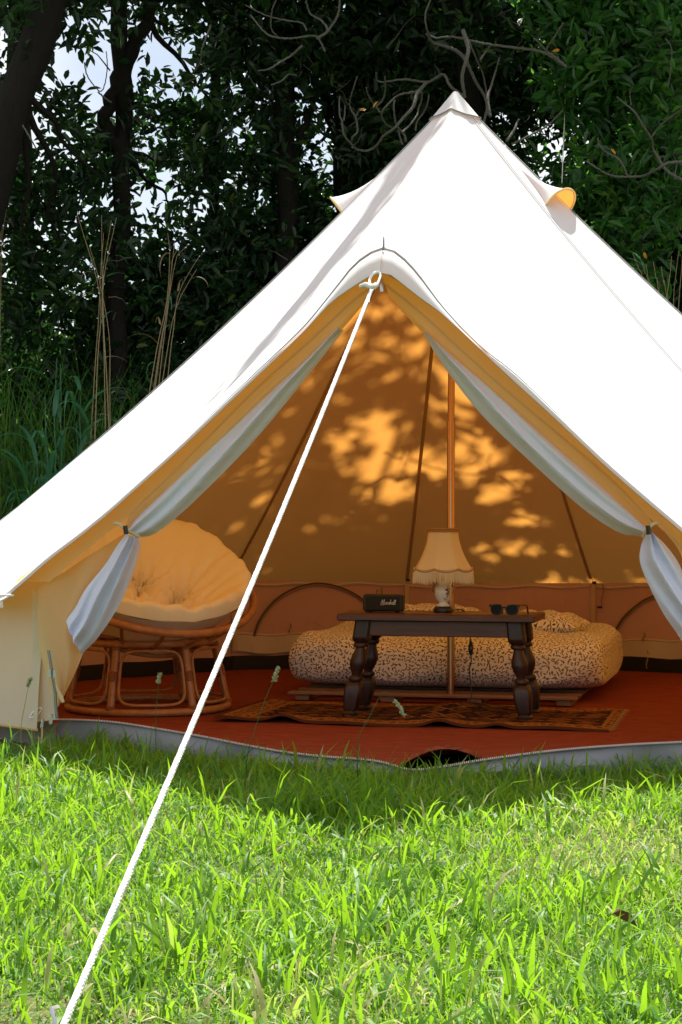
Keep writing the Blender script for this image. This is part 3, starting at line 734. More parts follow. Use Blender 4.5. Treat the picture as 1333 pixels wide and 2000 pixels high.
MB().tube([bw(.62, 2 * PI * k / 48, -.215) for k in range(48)], .011, 8, closed=True).build('bowl_ring', M['rattan'], chair, local=True)
for k in range(16):
    th = 2 * PI * (k + .3) / 16
    MB().tube([bw(r, th, -.29 * (1 - r ** 2.2)) for r in np.linspace(.25, .99, 12)], .008, 8).build('bowl_rib', M['rattan'], chair, local=True)
# cushion
cush = MB(); nt_, nr_ = 120, 44; tufts = [(0, 0)] + [(.47, 2 * PI * (k + .12) / 7) for k in range(7)]
def bowlh(r): return -.29 * (1 - min(r, 1.15) ** 2.1)
def cpt(r, th, top):
    # thickness profile with tufts and radial gathers
    x, y = r * math.cos(th), r * math.sin(th); dmin = 9; ang = 0
    for tr, ta in tufts:
        dx, dy = x - tr * math.cos(ta), y - tr * math.sin(ta); d = math.hypot(dx, dy)
        if d < dmin: dmin = d; ang = math.atan2(dy, dx)
    t = .16 * max(0, 1 - (r / 1.075) ** 7) ** .5
    puff = (1 - math.exp(-(dmin / .15) ** 1.0)); gather = .05 * math.exp(-(dmin / .16)) * math.sin(9 * ang + 2 * th) * min(1, dmin / .05)
    # seams between neighbouring puffs
    seamr = .10 * (.5 + .5 * math.cos(7 * (th - 2 * PI * .12 / 7))) ** 18 * max(0, r - .5) * (1.12 - r) * 1.8
    wr = .010 * math.sin(23 * th + 6 * r) * max(0, r - .5) + .006 * math.sin(41 * th - 9 * r) * max(0, r - .6) + .005 * math.sin(7 * th - 15 * r)
    h0 = bowlh(r) + .012
    if top: return h0 + t * (.03 + 1.0 * puff) + gather - seamr + wr * (t > .02)
    return h0 + .006 * math.sin(11 * th) * r
for top in (True, False):
    rows = []
    for i in range(nr_ + 1):
        r = 1.075 * (i / nr_) ** .8; row = []
        for k in range(nt_):
            th = 2 * PI * k / nt_
            back_ = .5 + .5 * math.cos(th - math.radians(-105))      # towards the raised back
            rr = r * (.895 + .07 * back_ + .03 * math.sin(3 * th + 1) * r ** 4 * back_ + .08 * back_ ** 2 * r ** 5 - .07 * max(0, math.cos(th)) * r)
            row.append(bw(rr, th, cpt(r, th, top) + .005 * back_ * r ** 4 - .012 * (1 - back_) * r ** 5 - (0 if top else .03 * math.sin(PI * min(1, r)))))
        rows.append(row if top else row)
    cush.grid(rows if top else [list(reversed(q)) for q in rows], closed=True)
cu = MB(); cu.v = [tuple(Vector(v) + CH) for v in cush.v]; cu.f = cush.f; cu.uv = cush.uv
cushion = cu.build('chair_cushion', M['cushion']); tag(cushion, 'thick tufted mustard yellow cushion filling the bowl of the rattan chair', 'cushion')
for tr, ta in tufts:
    p = bw(tr, ta, cpt(tr + .0001, ta, True) + .004) + CH
    MB().tube([p - vn * .006, p + vn * .004], .011, 8).build('tuft_shade_button', M['seam'], cushion)  # buttons in dark cloth, the shade of the tufts put into their colour

# ------------------------------------------------------------------ bed
bf = Vector((-.255, 8.76, .024))                         # front left corner of the mattress
bedbase = thing('bed_base', 'low slatted wooden bed base under the leaf print mattress', 'bed base', bf, RZ)
BWd, BL_ = 1.47, 1.62
for k in range(9):
    y0 = -.10 + k * .205
    MB().box((BWd / 2 - .01, y0, .034), (BWd - .08, .085, .014), .003).build('slat', M['pallet'], bedbase, local=True)
for k in range(4):
    MB().box((.10 + k * .42, .70, .013), (.07, 1.66, .026), .003).build('bearer', M['pallet'], bedbase, local=True)
def softbox(L, W, Hh, z0, nx=64, ny=48, nz=14, e=.30, sag=0.02, wr=.008, seed=0):
    """rounded, slightly slumped box with uv in metres along the surface; returns rows around a superellipse section"""
    rows = []; uv = []; rn = random.Random(seed)
    f1, f2, f3 = rn.uniform(0, 6), rn.uniform(0, 6), rn.uniform(0, 6)
    n = 72; per = [0.0]; sec = []
    for k in range(n + 1):
        a = -PI / 2 - 2 * PI * k / n + .0
        c, s_ = math.cos(a), math.sin(a)
        y = W / 2 * math.copysign(abs(c) ** e, c); z = Hh / 2 * math.copysign(abs(s_) ** (e * 1.5), s_); sec.append((y, z))
    for k in range(n): per.append(per[-1] + math.hypot(sec[k + 1][0] - sec[k][0], sec[k + 1][1] - sec[k][1]))
    xs = []
    for i in range(nx + 1):
        t = -PI / 2 + PI * i / nx; xs.append(t)
    for i_, t in enumerate(xs):
        x = L / 2 * math.copysign(abs(math.sin(t)) ** .42, math.sin(t)); sc = max(0, math.cos(t)) ** .30 if 0 < i_ < nx else 0
        r = []
        for k in range(n + 1):
            y, z = sec[k]
            w_ = wr * (math.sin(9 * x + 7 * y + f1) + .7 * math.sin(17 * x - 5 * z * 6 + f2) + .6 * math.sin(31 * x + 13 * y + f3) * .5)
            zz = z * (.55 + .45 * sc) if z < 0 else z * sc
            r.append((x + w_ * .3, y * (.55 + .45 * sc) + w_ * (.8 if abs(z) < Hh * .45 else .2), zz + Hh / 2 + z0 + (w_ if z > -Hh * .3 else 0) - sag * (1 - (2 * x / L) ** 2) * (z > 0) * (1 - (2 * y / W) ** 2)))
            uv.append((x + L / 2 + (1 - sc) * .1, per[k]))
        rows.append(r)
    return rows, uv
mat_o = thing('mattress', 'thick mattress in a cream cover printed with small dark leaves', 'mattress', bf + ex * (BWd / 2 + .005) + ey * .78 + Vector((0, 0, .041)), RZ)
rows, uv = softbox(1.55, 1.58, .275, 0, e=.38, wr=.011, sag=-.02, seed=2)
mb = MB().grid(rows, uv=uv); nr_c = len(rows[0]); mb.f.append(list(range(nr_c - 1))); mb.f.append([len(mb.v) - nr_c + k for k in range(nr_c - 1)][::-1]); mb.build('printed_cover', M['duvet'], mat_o, local=True)
def pillow(name, label, px, py, Y, L, W, Hh, rz, seed):
    p = P(px, py, Y); o = thing(name, label, 'pillow', (p.x, p.y, p.z), rz, 'leaf print pillows on the mattress')
    rows = []; uv = []; rn = random.Random(seed)
    for s in (1, -1):
        for i in range(33):
            v = -1 + 2 * i / 32; r = []
            for j in range(45):
                u = -1 + 2 * j / 44
                e_ = (max(0, 1 - abs(u) ** 3.2) * max(0, 1 - abs(v) ** 3.0)) ** .5
                x = u * L / 2 * (1 - .06 * (1 - abs(v)) ** 2 * abs(u)); y = v * W / 2 * (1 - .07 * (1 - abs(u)) ** 2 * abs(v))
                z = Hh / 2 + s * Hh / 2 * e_ * (1 if s > 0 else .85) + .006 * math.sin(14 * u + 5 * v + seed) * e_
                r.append((x, y, z)); uv.append((x + .7 * seed + s * 3, y + Hh))
            rows.append(r)
        if s > 0: m_ = MB().grid(rows, uv=uv)
        else: m_.grid(rows, uv=uv)
        rows = []; uv = []
    m_.build('pillowcase', M['duvet'], o, local=True); return o
pillow('pillow', 'leaf print pillow lying behind the lamp and the black speaker', 836, 1243, 9.25, .62, .42, .165, RZ + .05, 1)
pillow('pillow', 'leaf print pillow behind the end of the table with the sunglasses', 1040, 1249, 9.02, .52, .42, .145, RZ - .1, 2)

# ------------------------------------------------------------------ low table
TZ = .4825
tb = Vector((-.019, 7.76, .036)); TL, TD = .862, .37
RT = math.radians(-13.5)
tx = Vector((math.cos(RT), math.sin(RT), 0)); ty = Vector((-math.sin(RT), math.cos(RT), 0))
table = thing('coffee_table', 'low dark wooden coffee table on four thick turned legs', 'table', tb, RT)
h = TZ - .036
MB().box((TL / 2, TD / 2, h - .0155), (TL, TD, .031), .005).build('tabletop', M['dark_wood'], table, local=True)
for d, c in (((TL - .22, .02, .066), (TL / 2, .058, h - .0645)), ((TL - .22, .02, .066), (TL / 2, TD - .058, h - .0645)), ((.02, TD - .17, .066), (.115, TD / 2, h - .0645)), ((.02, TD - .17, .066), (TL - .100, TD / 2, h - .0645))):
    MB().box(c, d, .003).build('apron', M['dark_wood'], table, local=True)
prof = [(.026, .062), (.034, .070), (.038, .085), (.034, .100), (.024, .108), (.027, .118), (.030, .124)]
for sx in (0, 1):
    for sy in (0, 1):
        topc = Vector((.108 if sx == 0 else TL - .092, .075 if sy == 0 else TD - .075, h - .031))
        sp = Vector((-.062 if sx == 0 else .045, -.018 if sy == 0 else .018, 0))
        def lc(z): return topc + Vector((sp.x * (1 - z / topc.z), sp.y * (1 - z / topc.z), z - topc.z))
        mb = MB()
        # turned stem
        pr = [(.021, .148), (.033, .153), (.036, .162), (.033, .170), (.022, .176), (.023, .182), (.031, .198), (.040, .222), (.041, .238), (.034, .262), (.026, .284), (.023, .296), (.034, .300), (.037, .308), (.034, .316), (.026, .320)]
        rows_ = [[Vector((lc(z).x + r * .9 * math.cos(2 * PI * k / 20), lc(z).y + r * .9 * math.sin(2 * PI * k / 20), z)) for k in range(20)] for r, z in pr]
        mb.grid(rows_, closed=True)
        # square head and tapered faceted foot
        def sq(hw, z, ch=.25):
            c = lc(z); return [Vector((c.x + x * hw, c.y + y * hw, z)) for x, y in ((-1, -1 + ch), (-1 + ch, -1), (1 - ch, -1), (1, -1 + ch), (1, 1 - ch), (1 - ch, 1), (-1 + ch, 1), (-1, 1 - ch))]
        n0 = len(mb.v)
        mb.grid([sq(.026, .318, .5), sq(.036, .330), sq(.037, .345), sq(.036, topc.z)], closed=True)
        n1 = len(mb.v)
        mb.grid([sq(.030, .0, .4), sq(.033, .012, .4), sq(.027, .022, .5), sq(.030, .030), sq(.037, .085), sq(.038, .120), sq(.034, .138, .4), sq(.022, .150, .6)], closed=True)
        mb.f.append([n1 + k for k in range(8)][::-1])
        mb.build('leg', M['dark_wood_v'], table, local=True)
def on_table(px, py):
    p = PZ(px, py, TZ); return p
# ------------------------------------------------------------------ lamp
lp = on_table(866, 1196); lp.z = TZ + .0012
lamp = thing('table_lamp', 'table lamp with a fringed cream bell shade on a small flowered china urn', 'lamp', lp)
M['china'] = plain('white_china', (.78, .76, .70), .12, 0, .6, 30, .05, .02)
M['gilt'] = plain('worn_gilt', (.32, .16, .05), .3, .7)
M['shade'] = cloth('lampshade_fabric', (.86, .76, .52), (.7, .45, .18), .25, bscale=600, wr=.1)
M['trim'] = cloth('shade_braid', (.42, .24, .09), (.4, .2, .06), .1)
M['fringe'] = cloth('fringe_thread', (.84, .76, .56), (.6, .45, .2), .15)
MB().lathe([(.041, 0), (.042, .004), (.042, .016), (.038, .022), (.030, .026)], 28).build('base', M['black'], lamp, local=True)
MB().lathe([(.030, .026), (.031, .030), (.020, .037), (.018, .042), (.028, .054), (.036, .072), (.0385, .090), (.036, .104), (.028, .114), (.0225, .120), (.023, .128), (.028, .136), (.024, .138)], 36).build('urn', M['china'], lamp, local=True)
for s in (-1, 1):
    pts = smooth_pts([Vector((s * .036, 0, .085)), Vector((s * .047, 0, .096)), Vector((s * .044, 0, .110)), Vector((s * .036, 0, .118)), Vector((s * .044, 0, .126)), Vector((s * .036, 0, .132)), Vector((s * .026, 0, .126))], 24)
    MB().tube(pts, .0038, 7).build('handle', M['gilt'], lamp, local=True)
MB().tube([(0, 0, .137), (0, 0, .20)], .009, 12).build('socket', M['gilt'], lamp, local=True)
# painted flowers as thin raised petals on the urn
def flower_mat(n, c): return plain(n, c, .3, 0, .5, 200, .3, .02)
FM = [flower_mat('petal_red', (.30, .03, .025)), flower_mat('petal_pink', (.55, .16, .12)), flower_mat('leaf_paint', (.10, .12, .04))]
def on_urn(ang, z, r): return Vector((r * math.sin(ang), -r * math.cos(ang), z))
for k, (an, z, r, s, mi) in enumerate(((.42, .098, .0375, .0085, 0), (.62, .090, .0388, .0090, 0), (.40, .082, .0390, .0080, 0), (.55, .106, .0362, .0070, 1), (.25, .100, .0372, .0055, 2), (.78, .101, .0372, .0060, 2), (.48, .070, .0362, .0055, 2), (.70, .078, .0382, .006, 1), (.15, .060, .0315, .0035, 2), (.35, .058, .0305, .004, 1))):
    c = on_urn(an, z, r); n_ = Vector((math.sin(an), -math.cos(an), 0)); t_ = Vector((math.cos(an), math.sin(an), 0)); mb = MB(); vv = [c + n_ * .0014]
    for i in range(15):
        a = 2 * PI * i / 15; rr = s * (.72 + .28 * math.cos(5 * a + k)); vv.append(c + t_ * rr * math.cos(a) + Vector((0, 0, rr * math.sin(a))) + n_ * (.0004 - (rr * math.cos(a)) ** 2 / .075))
    mb.add(vv, [[0, 1 + i, 1 + (i + 1) % 15] for i in range(15)]); mb.build('painted_flower', FM[mi], lamp, local=True)
# shade: eight gores
z0, z1 = .188, .366
def sr(t):                                               # t 0 bottom, 1 top
    return .068 + (.134 - .068) * (1 - t) ** 1.9
shd = sub('lamp_shade', lamp)
NG = 8
for k in range(NG):
    rows = []
    for i in range(13):
        t = i / 12; r = []
        for j in range(9):
            u = j / 8; a = 2 * PI * (k + u) / NG + PI / 8 + .05; rr = sr(t) * (1 - .045 * math.sin(PI * u)); z = z0 + (z1 - z0) * t - (.010 * math.sin(PI * u)) * (1 - t) ** 3
            r.append((rr * math.cos(a), rr * math.sin(a), z))
        rows.append(r)
    MB().grid(rows).build('shade_panel', M['shade'], shd, local=True)
def scallop(n, dz, dr=0.0):
    o = []
    for j in range(n):
        x = j / n * NG; u = x % 1; a = 2 * PI * x / NG + PI / 8 + .05; rr = sr(0) * (1 - .045 * math.sin(PI * u)) + dr; o.append(Vector((rr * math.cos(a), rr * math.sin(a), z0 - .010 * math.sin(PI * u) + dz)))
    return o
MB().tube(scallop(128, .0, .001), .0032, 6, closed=True).build('braid', M['trim'], shd, local=True)
MB().tube(scallop(128, .009, -.001), .0026, 6, closed=True).build('braid', M['shade'], shd, local=True)
MB().tube(circ(.0695, z1, 48), .0042, 8, closed=True).build('top_braid', M['trim'], shd, local=True)
MB().lathe([(.0695, z1 - .014), (.0705, z1 - .012), (.0705, z1 - .003), (.0695, z1)], 40, cap=False).build('top_band', M['trim'], shd, local=True)
fm = MB(); bt = scallop(260, -.002, .0015)
for j, p in enumerate(bt):
    L = .050 + .004 * math.sin(j * 2.3) + random.uniform(-.003, .003); d = Vector((p.x, p.y, 0)).normalized(); t_ = Vector((-d.y, d.x, 0)); w_ = .0016
    q = p + Vector((0, 0, -L)) + d * random.uniform(-.002, .003) + t_ * random.uniform(-.002, .002)
    fm.add([p - t_ * w_, p + t_ * w_, q + t_ * w_ * .8, q - t_ * w_ * .8, p + d * .0018, q + d * .0018], [[0, 4, 5, 3], [4, 1, 2, 5]])
ff = fm.build('fringe', M['fringe'], shd, local=True); ff['kind'] = 'stuff'
# flex over the table edge, with its inline switch
def tw(u, v, z): q = tb + tx * u + ty * v; return Vector((q.x, q.y, z))
cdp = smooth_pts([lp + Vector((.040, .0, .008)), lp + Vector((.075, .02, .010)), lp + Vector((.092, .0, .006)), PZ(902, 1192, TZ) + Vector((0, .02, .005))], 18)
MB().tube(cdp, .0028, 7).build('flex', M['cord'], lamp)
Yc = 8.08
c2 = smooth_pts([P(920, 1215, Yc + .02), P(919, 1262, Yc), P(921, 1290, Yc), P(917, 1310, Yc), P(920, 1335, Yc), P(921, 1362, Yc), P(915, 1376, Yc - .03)], 40)
MB().tube(c2, .0030, 7).build('flex', M['cord'], lamp)
sw = P(920, 1266, Yc - .004)
MB().lathe([(.003, -.034), (.0075, -.026), (.0105, -.012), (.0115, 0), (.0105, .012), (.0075, .026), (.003, .034)], 14, sw).build('switch', M['black'], lamp)
MB().box(sw + Vector((.001, -.0115, .001)), (.007, .004, .010), .001).build('rocker', M['gilt'], lamp)
# ------------------------------------------------------------------ speaker
sp_ = on_table(748, 1196.5); sp_.z = TZ + .004
spk = thing('portable_speaker', 'small black box speaker with white script lettering on the table', 'speaker', sp_, RT + .06)
SW, SD, SH = .178, .075, .076
MB().box((0, SD / 2, SH / 2), (SW, SD, SH), .007).build('body', M['black'], spk, local=True)
t_ = NT('speaker_grille'); o_ = t_.coord(); vo_ = t_.n('ShaderNodeTexVoronoi'); vo_.inputs['Scale'].default_value = 420; vo_.inputs['Randomness'].default_value = 0; t_.l(o_, vo_.inputs['Vector'])
M['grille'] = t_.done(t_.bsdf((.018, .018, .018), .55, .2, .4, t_.bump(vo_.outputs['Distance'], .8, .003)))
MB().box((0, -.0018, SH / 2), (SW - .022, .005, SH - .018), .002).build('grille', M['grille'], spk, local=True)
for x in (-.06, .06): MB().lathe([(.009, -.004), (.009, .0005)], 12, (x, SD / 2, 0)).build('foot', M['black'], spk, local=True)
M['print'] = plain('white_lettering', (.85, .85, .83), .4)
# handwritten word, drawn as pen strokes
gl = {'M': [[(0, 0), (.25, .95), (.42, 1.0), (.45, .15), (.85, 1.05), (1.0, 1.0), (.86, .1), (1.0, 0)]],
      'a': [[(.52, .45), (.3, .52), (.08, .3), (.12, .05), (.34, .05), (.52, .45), (.46, .1), (.6, .02)]],
      'r': [[(0, .02), (.12, .48), (.2, .38), (.38, .46), (.36, .12), (.5, .02)]],
      's': [[(0, .05), (.3, .52), (.42, .25), (.34, .02), (.12, .04)], [(.34, .02), (.5, .06)]],
      'h': [[(0, .0), (.22, 1.05), (.14, .95), (.06, .05), (.2, .42), (.38, .46), (.36, .1), (.52, .04)]],
      'l': [[(.0, .04), (.22, .9), (.14, 1.0), (.06, .3), (.12, .02), (.3, .08)]]}
xx = 0; strokes = []
for ch in 'Marshall':
    wd = {'M': 1.12, 'a': .60, 'r': .48, 's': .5, 'h': .54, 'l': .32}[ch]
    for st in gl[ch]: strokes.append([(xx + x + .18 * y, y) for x, y in st])
    xx += wd
strokes.append([(-.1, -.12), (.5, -.08), (1.1, .0)])
sc = .066 / xx; lg = MB()
for st in strokes:
    pts = smooth_pts([Vector((.012 + x * sc - .020, -.0052, SH / 2 - .006 + y * sc * 1.35)) for x, y in st], 26)
    lg.tube(pts, .00085, 5)
lg.build('lettering', M['print'], spk, local=True)
MB().box((.0, .03, SH), (.03, .012, .003), .001).build('button', M['gilt'], spk, local=True)
# ------------------------------------------------------------------ sunglasses
sg = on_table(985, 1204); sg.z = TZ + .001
sun_g = thing('sunglasses', 'black sunglasses standing open on the right end of the table', 'sunglasses', sg, -.42)
M['lens'] = plain('dark_lens', (.006, .006, .008), .3, 0, .15, 10, .1, 0)
def lens_outline(cx, s, n=36, k=1.0):
    o = []
    for i in range(n):
        a = 2 * PI * i / n; x = math.cos(a); z = math.sin(a); px = math.copysign(abs(x) ** .75, x); pz = math.copysign(abs(z) ** .75, z)
        o.append((cx + s * px * .0275 * k * (1.0 + .10 * pz), .027 + pz * .0235 * k + (.003 * s * px if pz > 0 else 0)))
    return o
def arcY(x): return .10 * x * x * 6 * .1
for s in (-1, 1):
    c = .034 * s; ol = lens_outline(c, s, 36); inn = lens_outline(c, s, 36, .84); mb = MB()
    rows = []
    for y_, o_ in ((-.002, ol), (-.002, inn), (.003, inn), (.003, ol), (-.002, ol)): rows.append([(x, y_ + 1.6 * x * x, z) for x, z in o_])
    mb.grid(rows, closed=True).build('lens_rim', M['black'], sun_g, local=True)
    vv = [(c, .0005 + 1.6 * c * c, .027)] + [(x, .0005 + 1.6 * x * x, z) for x, z in inn]
    MB().add(vv, [[0, 1 + i, 1 + (i + 1) % 36] for i in range(36)]).build('lens', M['lens'], sun_g, local=True)
    h0 = Vector((.0635 * s, .006, .044)); pts = smooth_pts([h0, h0 + Vector((.002 * s, .04, .002)), h0 + Vector((.001 * s, .095, -.002)), h0 + Vector((-.004 * s, .125, -.016)), h0 + Vector((-.006 * s, .142, -.042))], 20)
    mb = MB(); mb.tube(pts, [.0030] * 12 + [.0034] * 6 + [.003, .002], 8)
    for i, v in enumerate(mb.v):
        pass
    mb.build('temple', M['black'], sun_g, local=True)
    MB().box(h0 + Vector((-.001 * s, -.002, .0)), (.010, .010, .013), .002).build('hinge', M['black'], sun_g, local=True)
MB().tube(smooth_pts([Vector((-.010, .0, .034)), Vector((0, -.002, .038)), Vector((.010, .0, .034))], 8), .0036, 8).build('bridge', M['black'], sun_g, local=True)
# ------------------------------------------------------------------ leaves
def nrmz(a): return a / np.maximum(1e-9, np.linalg.norm(a, axis=-1, keepdims=True))
def leaf_mesh(name, C, D, L, W, mat, droop=.15, fold=.16, tint=None):
    """C bases, D directions, L lengths, W widths -> one mesh of folded six-point leaves"""
    n = len(C); D = nrmz(D); R = RNG.normal(size=(n, 3)); Sd = nrmz(np.cross(D, R)); N = np.cross(Sd, D)
    flip = np.where(N[:, 2:3] < 0, -1., 1.); N = N * flip
    L = L[:, None]; W = W[:, None]
    V = np.stack([C, C + D * .30 * L + Sd * W * .46 + N * W * fold, C + D * .68 * L + Sd * W * .40 + N * (W * fold - droop * .3 * L),
                  C + D * L - N * droop * L, C + D * .68 * L - Sd * W * .40 + N * (W * fold - droop * .3 * L), C + D * .30 * L - Sd * W * .46 + N * W * fold], 1).reshape(-1, 3)
    b = (np.arange(n) * 6)[:, None]
    idx = np.concatenate([b + np.array([[0, 1, 2, 3]]), b + np.array([[0, 3, 4, 5]])], 1).ravel()
    t = RNG.random(n) if tint is None else tint
    return mesh_np(name, V, np.full(2 * n, 4), idx, mat, False, np.repeat(t, 6))
def sun_ceiling(x, y): return 2.55 - np.clip(np.abs(x - .5) / 1.6, 0, 1.2) * .95 + (y - OY) / SUN.y * SUN.z      # nothing above this may shade the front of the tent
def clusters(blobs):
    out = []
    for (cx, cy_, cz), (rx, ry, rz), n in blobs:
        v = nrmz(RNG.normal(size=(n, 3))) * (RNG.random((n, 1)) ** (1 / 2.2))
        p = v * np.array([rx, ry, rz]) + np.array([cx, cy_, cz])
        p += .10 * np.sin(p[:, ::-1] * 3.1); out.append(p)
    p = np.concatenate(out); p = p[(p[:, 2] > .05) & (p[:, 2] < sun_ceiling(p[:, 0], p[:, 1]))]
    px = p[:, 0] / p[:, 1] * F + CX; py = CY - (p[:, 2] - H) / p[:, 1] * F
    keep = np.ones(len(p), bool)
    for gx_, gy_, grx, gry, pr in GAPS:
        d = ((px - gx_) / grx) ** 2 + ((py - gy_) / gry) ** 2
        keep &= ~((d < 1) & (RNG.random(len(p)) < pr))
    return p[keep]
# openings in the wood through which the sky shows
GAPS = [(198, 160, 46, 88, .97), (62, 268, 50, 55, .85), (290, 80, 38, 50, .65), (290, 270, 60, 50, .5), (380, 130, 90, 110, .5), (470, 210, 60, 80, .55), (600, 260, 50, 100, .6), (655, 310, 40, 110, .75), (380, 380, 200, 50, .45), (120, 60, 60, 70, .45), (690, 30, 40, 50, .6), (330, 220, 330, 230, .2), (60, 420, 100, 40, .5), (10, 120, 30, 50, .5)]
# openings in the canopy above the tent: where a sunbeam through them lands on the rear roof (measured in the photograph)
BEAMS = [(748, 800, 46, 44), (738, 880, 62, 26), (778, 940, 62, 36), (832, 900, 36, 46), (905, 752, 34, 50), (932, 862, 62, 52), (965, 938, 66, 26), (1012, 1042, 42, 26), (950, 1066, 26, 22), (1085, 1112, 36, 24), (1160, 1112, 30, 30), (1035, 985, 44, 22), (522, 905, 30, 26), (478, 942, 22, 16), (345, 1024, 36, 18), (628, 985, 24, 14), (672, 822, 26, 26), (1000, 900, 26, 30), (1100, 1040, 26, 20), (1240, 1060, 26, 18)]
def in_beam(p):
    t = (p[:, 1] - OY - 1.017 * (2.93 - p[:, 2])) / (SUN.y + 1.017 * SUN.z)
    h = p - t[:, None] * np.array(SUN)[None]; hx = h[:, 0] / h[:, 1] * F + CX; hy = CY - (h[:, 2] - H) / h[:, 1] * F
    hx = hx + 9 * np.sin(hy * .11 + hx * .05); hy = hy + 7 * np.sin(hx * .13)
    r = np.zeros(len(p), bool)
    for k, (bx, by, rx, ry) in enumerate(BEAMS):
        e = ((hx - bx) / (rx * 1.15)) ** 2 + ((hy - by) / (ry * 1.15)) ** 2
        r |= RNG.random(len(p)) < np.clip((.80, .93, .86, .95)[k % 4] * (1.5 - 1.15 * e), 0, .95) * (e < 1.3)
    return r
def crown(name, parent, blobs, per, Ls, mat, spread=.13, up=.35, asp=.42, tilt=None):
    c = clusters(blobs); n = len(c); ax = nrmz(RNG.normal(size=(n, 3)) + np.array([0, -.15, up]))
    C = np.repeat(c, per, 0); A = np.repeat(ax, per, 0); d = nrmz(RNG.normal(size=C.shape)); D = nrmz(A * .75 + d)
    C = C + D * RNG.random((len(C), 1)) * spread * .35 + RNG.normal(size=C.shape) * spread * .35
    kb = ~in_beam(C + D * Ls * .5); C, D = C[kb], D[kb]; tb_ = (np.repeat(RNG.random(n), per) * .6)[kb]
    L = Ls * (.65 + .6 * RNG.random(len(C))); W = L * asp * (.8 + .4 * RNG.random(len(C)))
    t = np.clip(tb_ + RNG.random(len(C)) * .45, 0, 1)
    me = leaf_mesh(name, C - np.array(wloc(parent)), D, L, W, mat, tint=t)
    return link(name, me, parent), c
def wiggle(a, b, n, amp, rn):
    a, b = Vector(a), Vector(b); out = []; L = (b - a).length
    f = [rn.uniform(0, 6.3) for _ in range(6)]
    for i in range(n):
        t = i / (n - 1); p = a.lerp(b, t); e = math.sin(PI * t) * .7 + .3 * t
        out.append(p + Vector((math.sin(5 * t + f[0]) + .5 * math.sin(13 * t + f[1]), math.sin(6 * t + f[2]) + .5 * math.sin(11 * t + f[3]), .6 * math.sin(7 * t + f[4]))) * amp * L * e)
    return out
def trunk_mesh(mb, pts, r0, r1, seg=12, n=22):
    p = smooth_pts(pts, n); mb.tube([q + Vector((.015 * math.sin(i * 1.3), .015 * math.cos(i * 1.7), 0)) for i, q in enumerate(p)], [(r0 + (r1 - r0) * (i / (n - 1)) ** .8) * (1 + .05 * math.sin(i * 2.1)) for i in range(n)], seg); return p
def tree(label, base, stems, blobs, per=11, Ls=.105, mat='leaf', bark='bark', limbs=10, asp=.42, seed=1, group=None, name='broadleaf_tree', cat='tree', twigs=.12, spread=.13, up=.35):
    rn = random.Random(seed); o = thing(name, label, cat, base, 0, group); mb = MB(); tops = []
    for pts, r0, r1 in stems:
        p = trunk_mesh(mb, pts, r0, r1); tops += p[len(p) // 3:]
    for (c, r, n_) in blobs[:limbs]:
        s = min(tops, key=lambda q: (q - Vector(c)).length + rn.random() * .8)
        for e in range(3):
            tgt = Vector(c) + Vector((rn.uniform(-1, 1) * r[0] * .7, rn.uniform(-1, 1) * r[1] * .7, rn.uniform(-.6, .8) * r[2]))
            if tgt.z > sun_ceiling(tgt.x, tgt.y): continue
            w_ = wiggle(s, tgt, 12, .06, rn); L = (tgt - s).length
            if in_beam(np.array([list(q) for q in w_])).mean() > .12: continue
            mb.tube(w_, [max(.005, (.016 + .012 * L) * (1 - .85 * i / 11)) for i in range(12)], 7)
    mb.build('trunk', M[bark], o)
    cr, cl = crown('crown', o, blobs, per, Ls, M[mat], spread, up, asp)
    tw = MB(); k = int(len(cl) * twigs)
    for i in RNG.choice(len(cl), min(k, 260), replace=False):
        c = Vector(cl[i]); d = Vector((rn.uniform(-1, 1), rn.uniform(-1, 1), rn.uniform(-.9, .2))) * .28
        tw.tube(wiggle(c + d, c, 5, .08, rn), [.006, .005, .004, .003, .002], 4, cap=False)
    if tw.v: tw.build('twigs', M['grey_bark'], o)['kind'] = 'stuff'
    return o
def G(px, Y): x = (px - CX) / F * Y; return (x, Y, float(ground_z(x, Y)))

# nearest, left: leaning trunk at the picture's left edge
b = G(-110, 11.9)
tree('big leaning dark trunk tree at the left edge of the wood', b, [([b, P(-60, 560, 11.9), P(0, 300, 11.9), P(60, 110, 11.9), P(125, -90, 11.9), P(170, -260, 12.1)], .17, .10)],
     [((-2.1, 12.3, 4.6), (.9, .8, .8), 260), ((-1.6, 12.9, 5.6), (1.0, 1.0, .6), 260), ((-2.5, 12.8, 3.3), (.5, .7, 1.0), 190), ((-1.9, 12.7, 3.2), (.45, .5, .9), 130)], seed=2)
b = G(232, 13.2)
tree('slender dark tree with a forked trunk in front of the sky gap', b, [([b, P(228, 600, 13.2), P(238, 400, 13.2), P(240, 260, 13.2), P(238, 120, 13.2), P(228, -60, 13.2)], .075, .06), ([P(240, 190, 13.2), P(252, 110, 13.2), P(285, 45, 13.2), P(330, -80, 13.3)], .06, .04), ([P(236, 300, 13.2), P(205, 240, 13.15), P(222, 180, 13.15), P(236, 130, 13.2)], .055, .045)],
     [((-1.65, 13.6, 5.1), (.9, .8, .7), 200), ((-1.0, 13.3, 4.3), (.6, .5, .8), 170), ((-1.8, 13.5, 3.5), (.8, .5, .7), 150), ((-1.35, 13.6, 2.6), (.9, .5, .6), 200)], seed=3)
b = G(415, 14.0)
tree('thin straight tree right of the forked trunk', b, [([b, P(412, 500, 14.0), P(421, 300, 14.0), P(418, 100, 14.0), P(425, -120, 14.0)], .055, .035)],
     [((-.9, 14.1, 5.0), (.9, .8, .8), 230), ((-1.0, 14.2, 3.9), (.8, .6, .7), 190), ((-.5, 14.3, 3.1), (.8, .6, .7), 210)], seed=4)
b = G(562, 13.6)
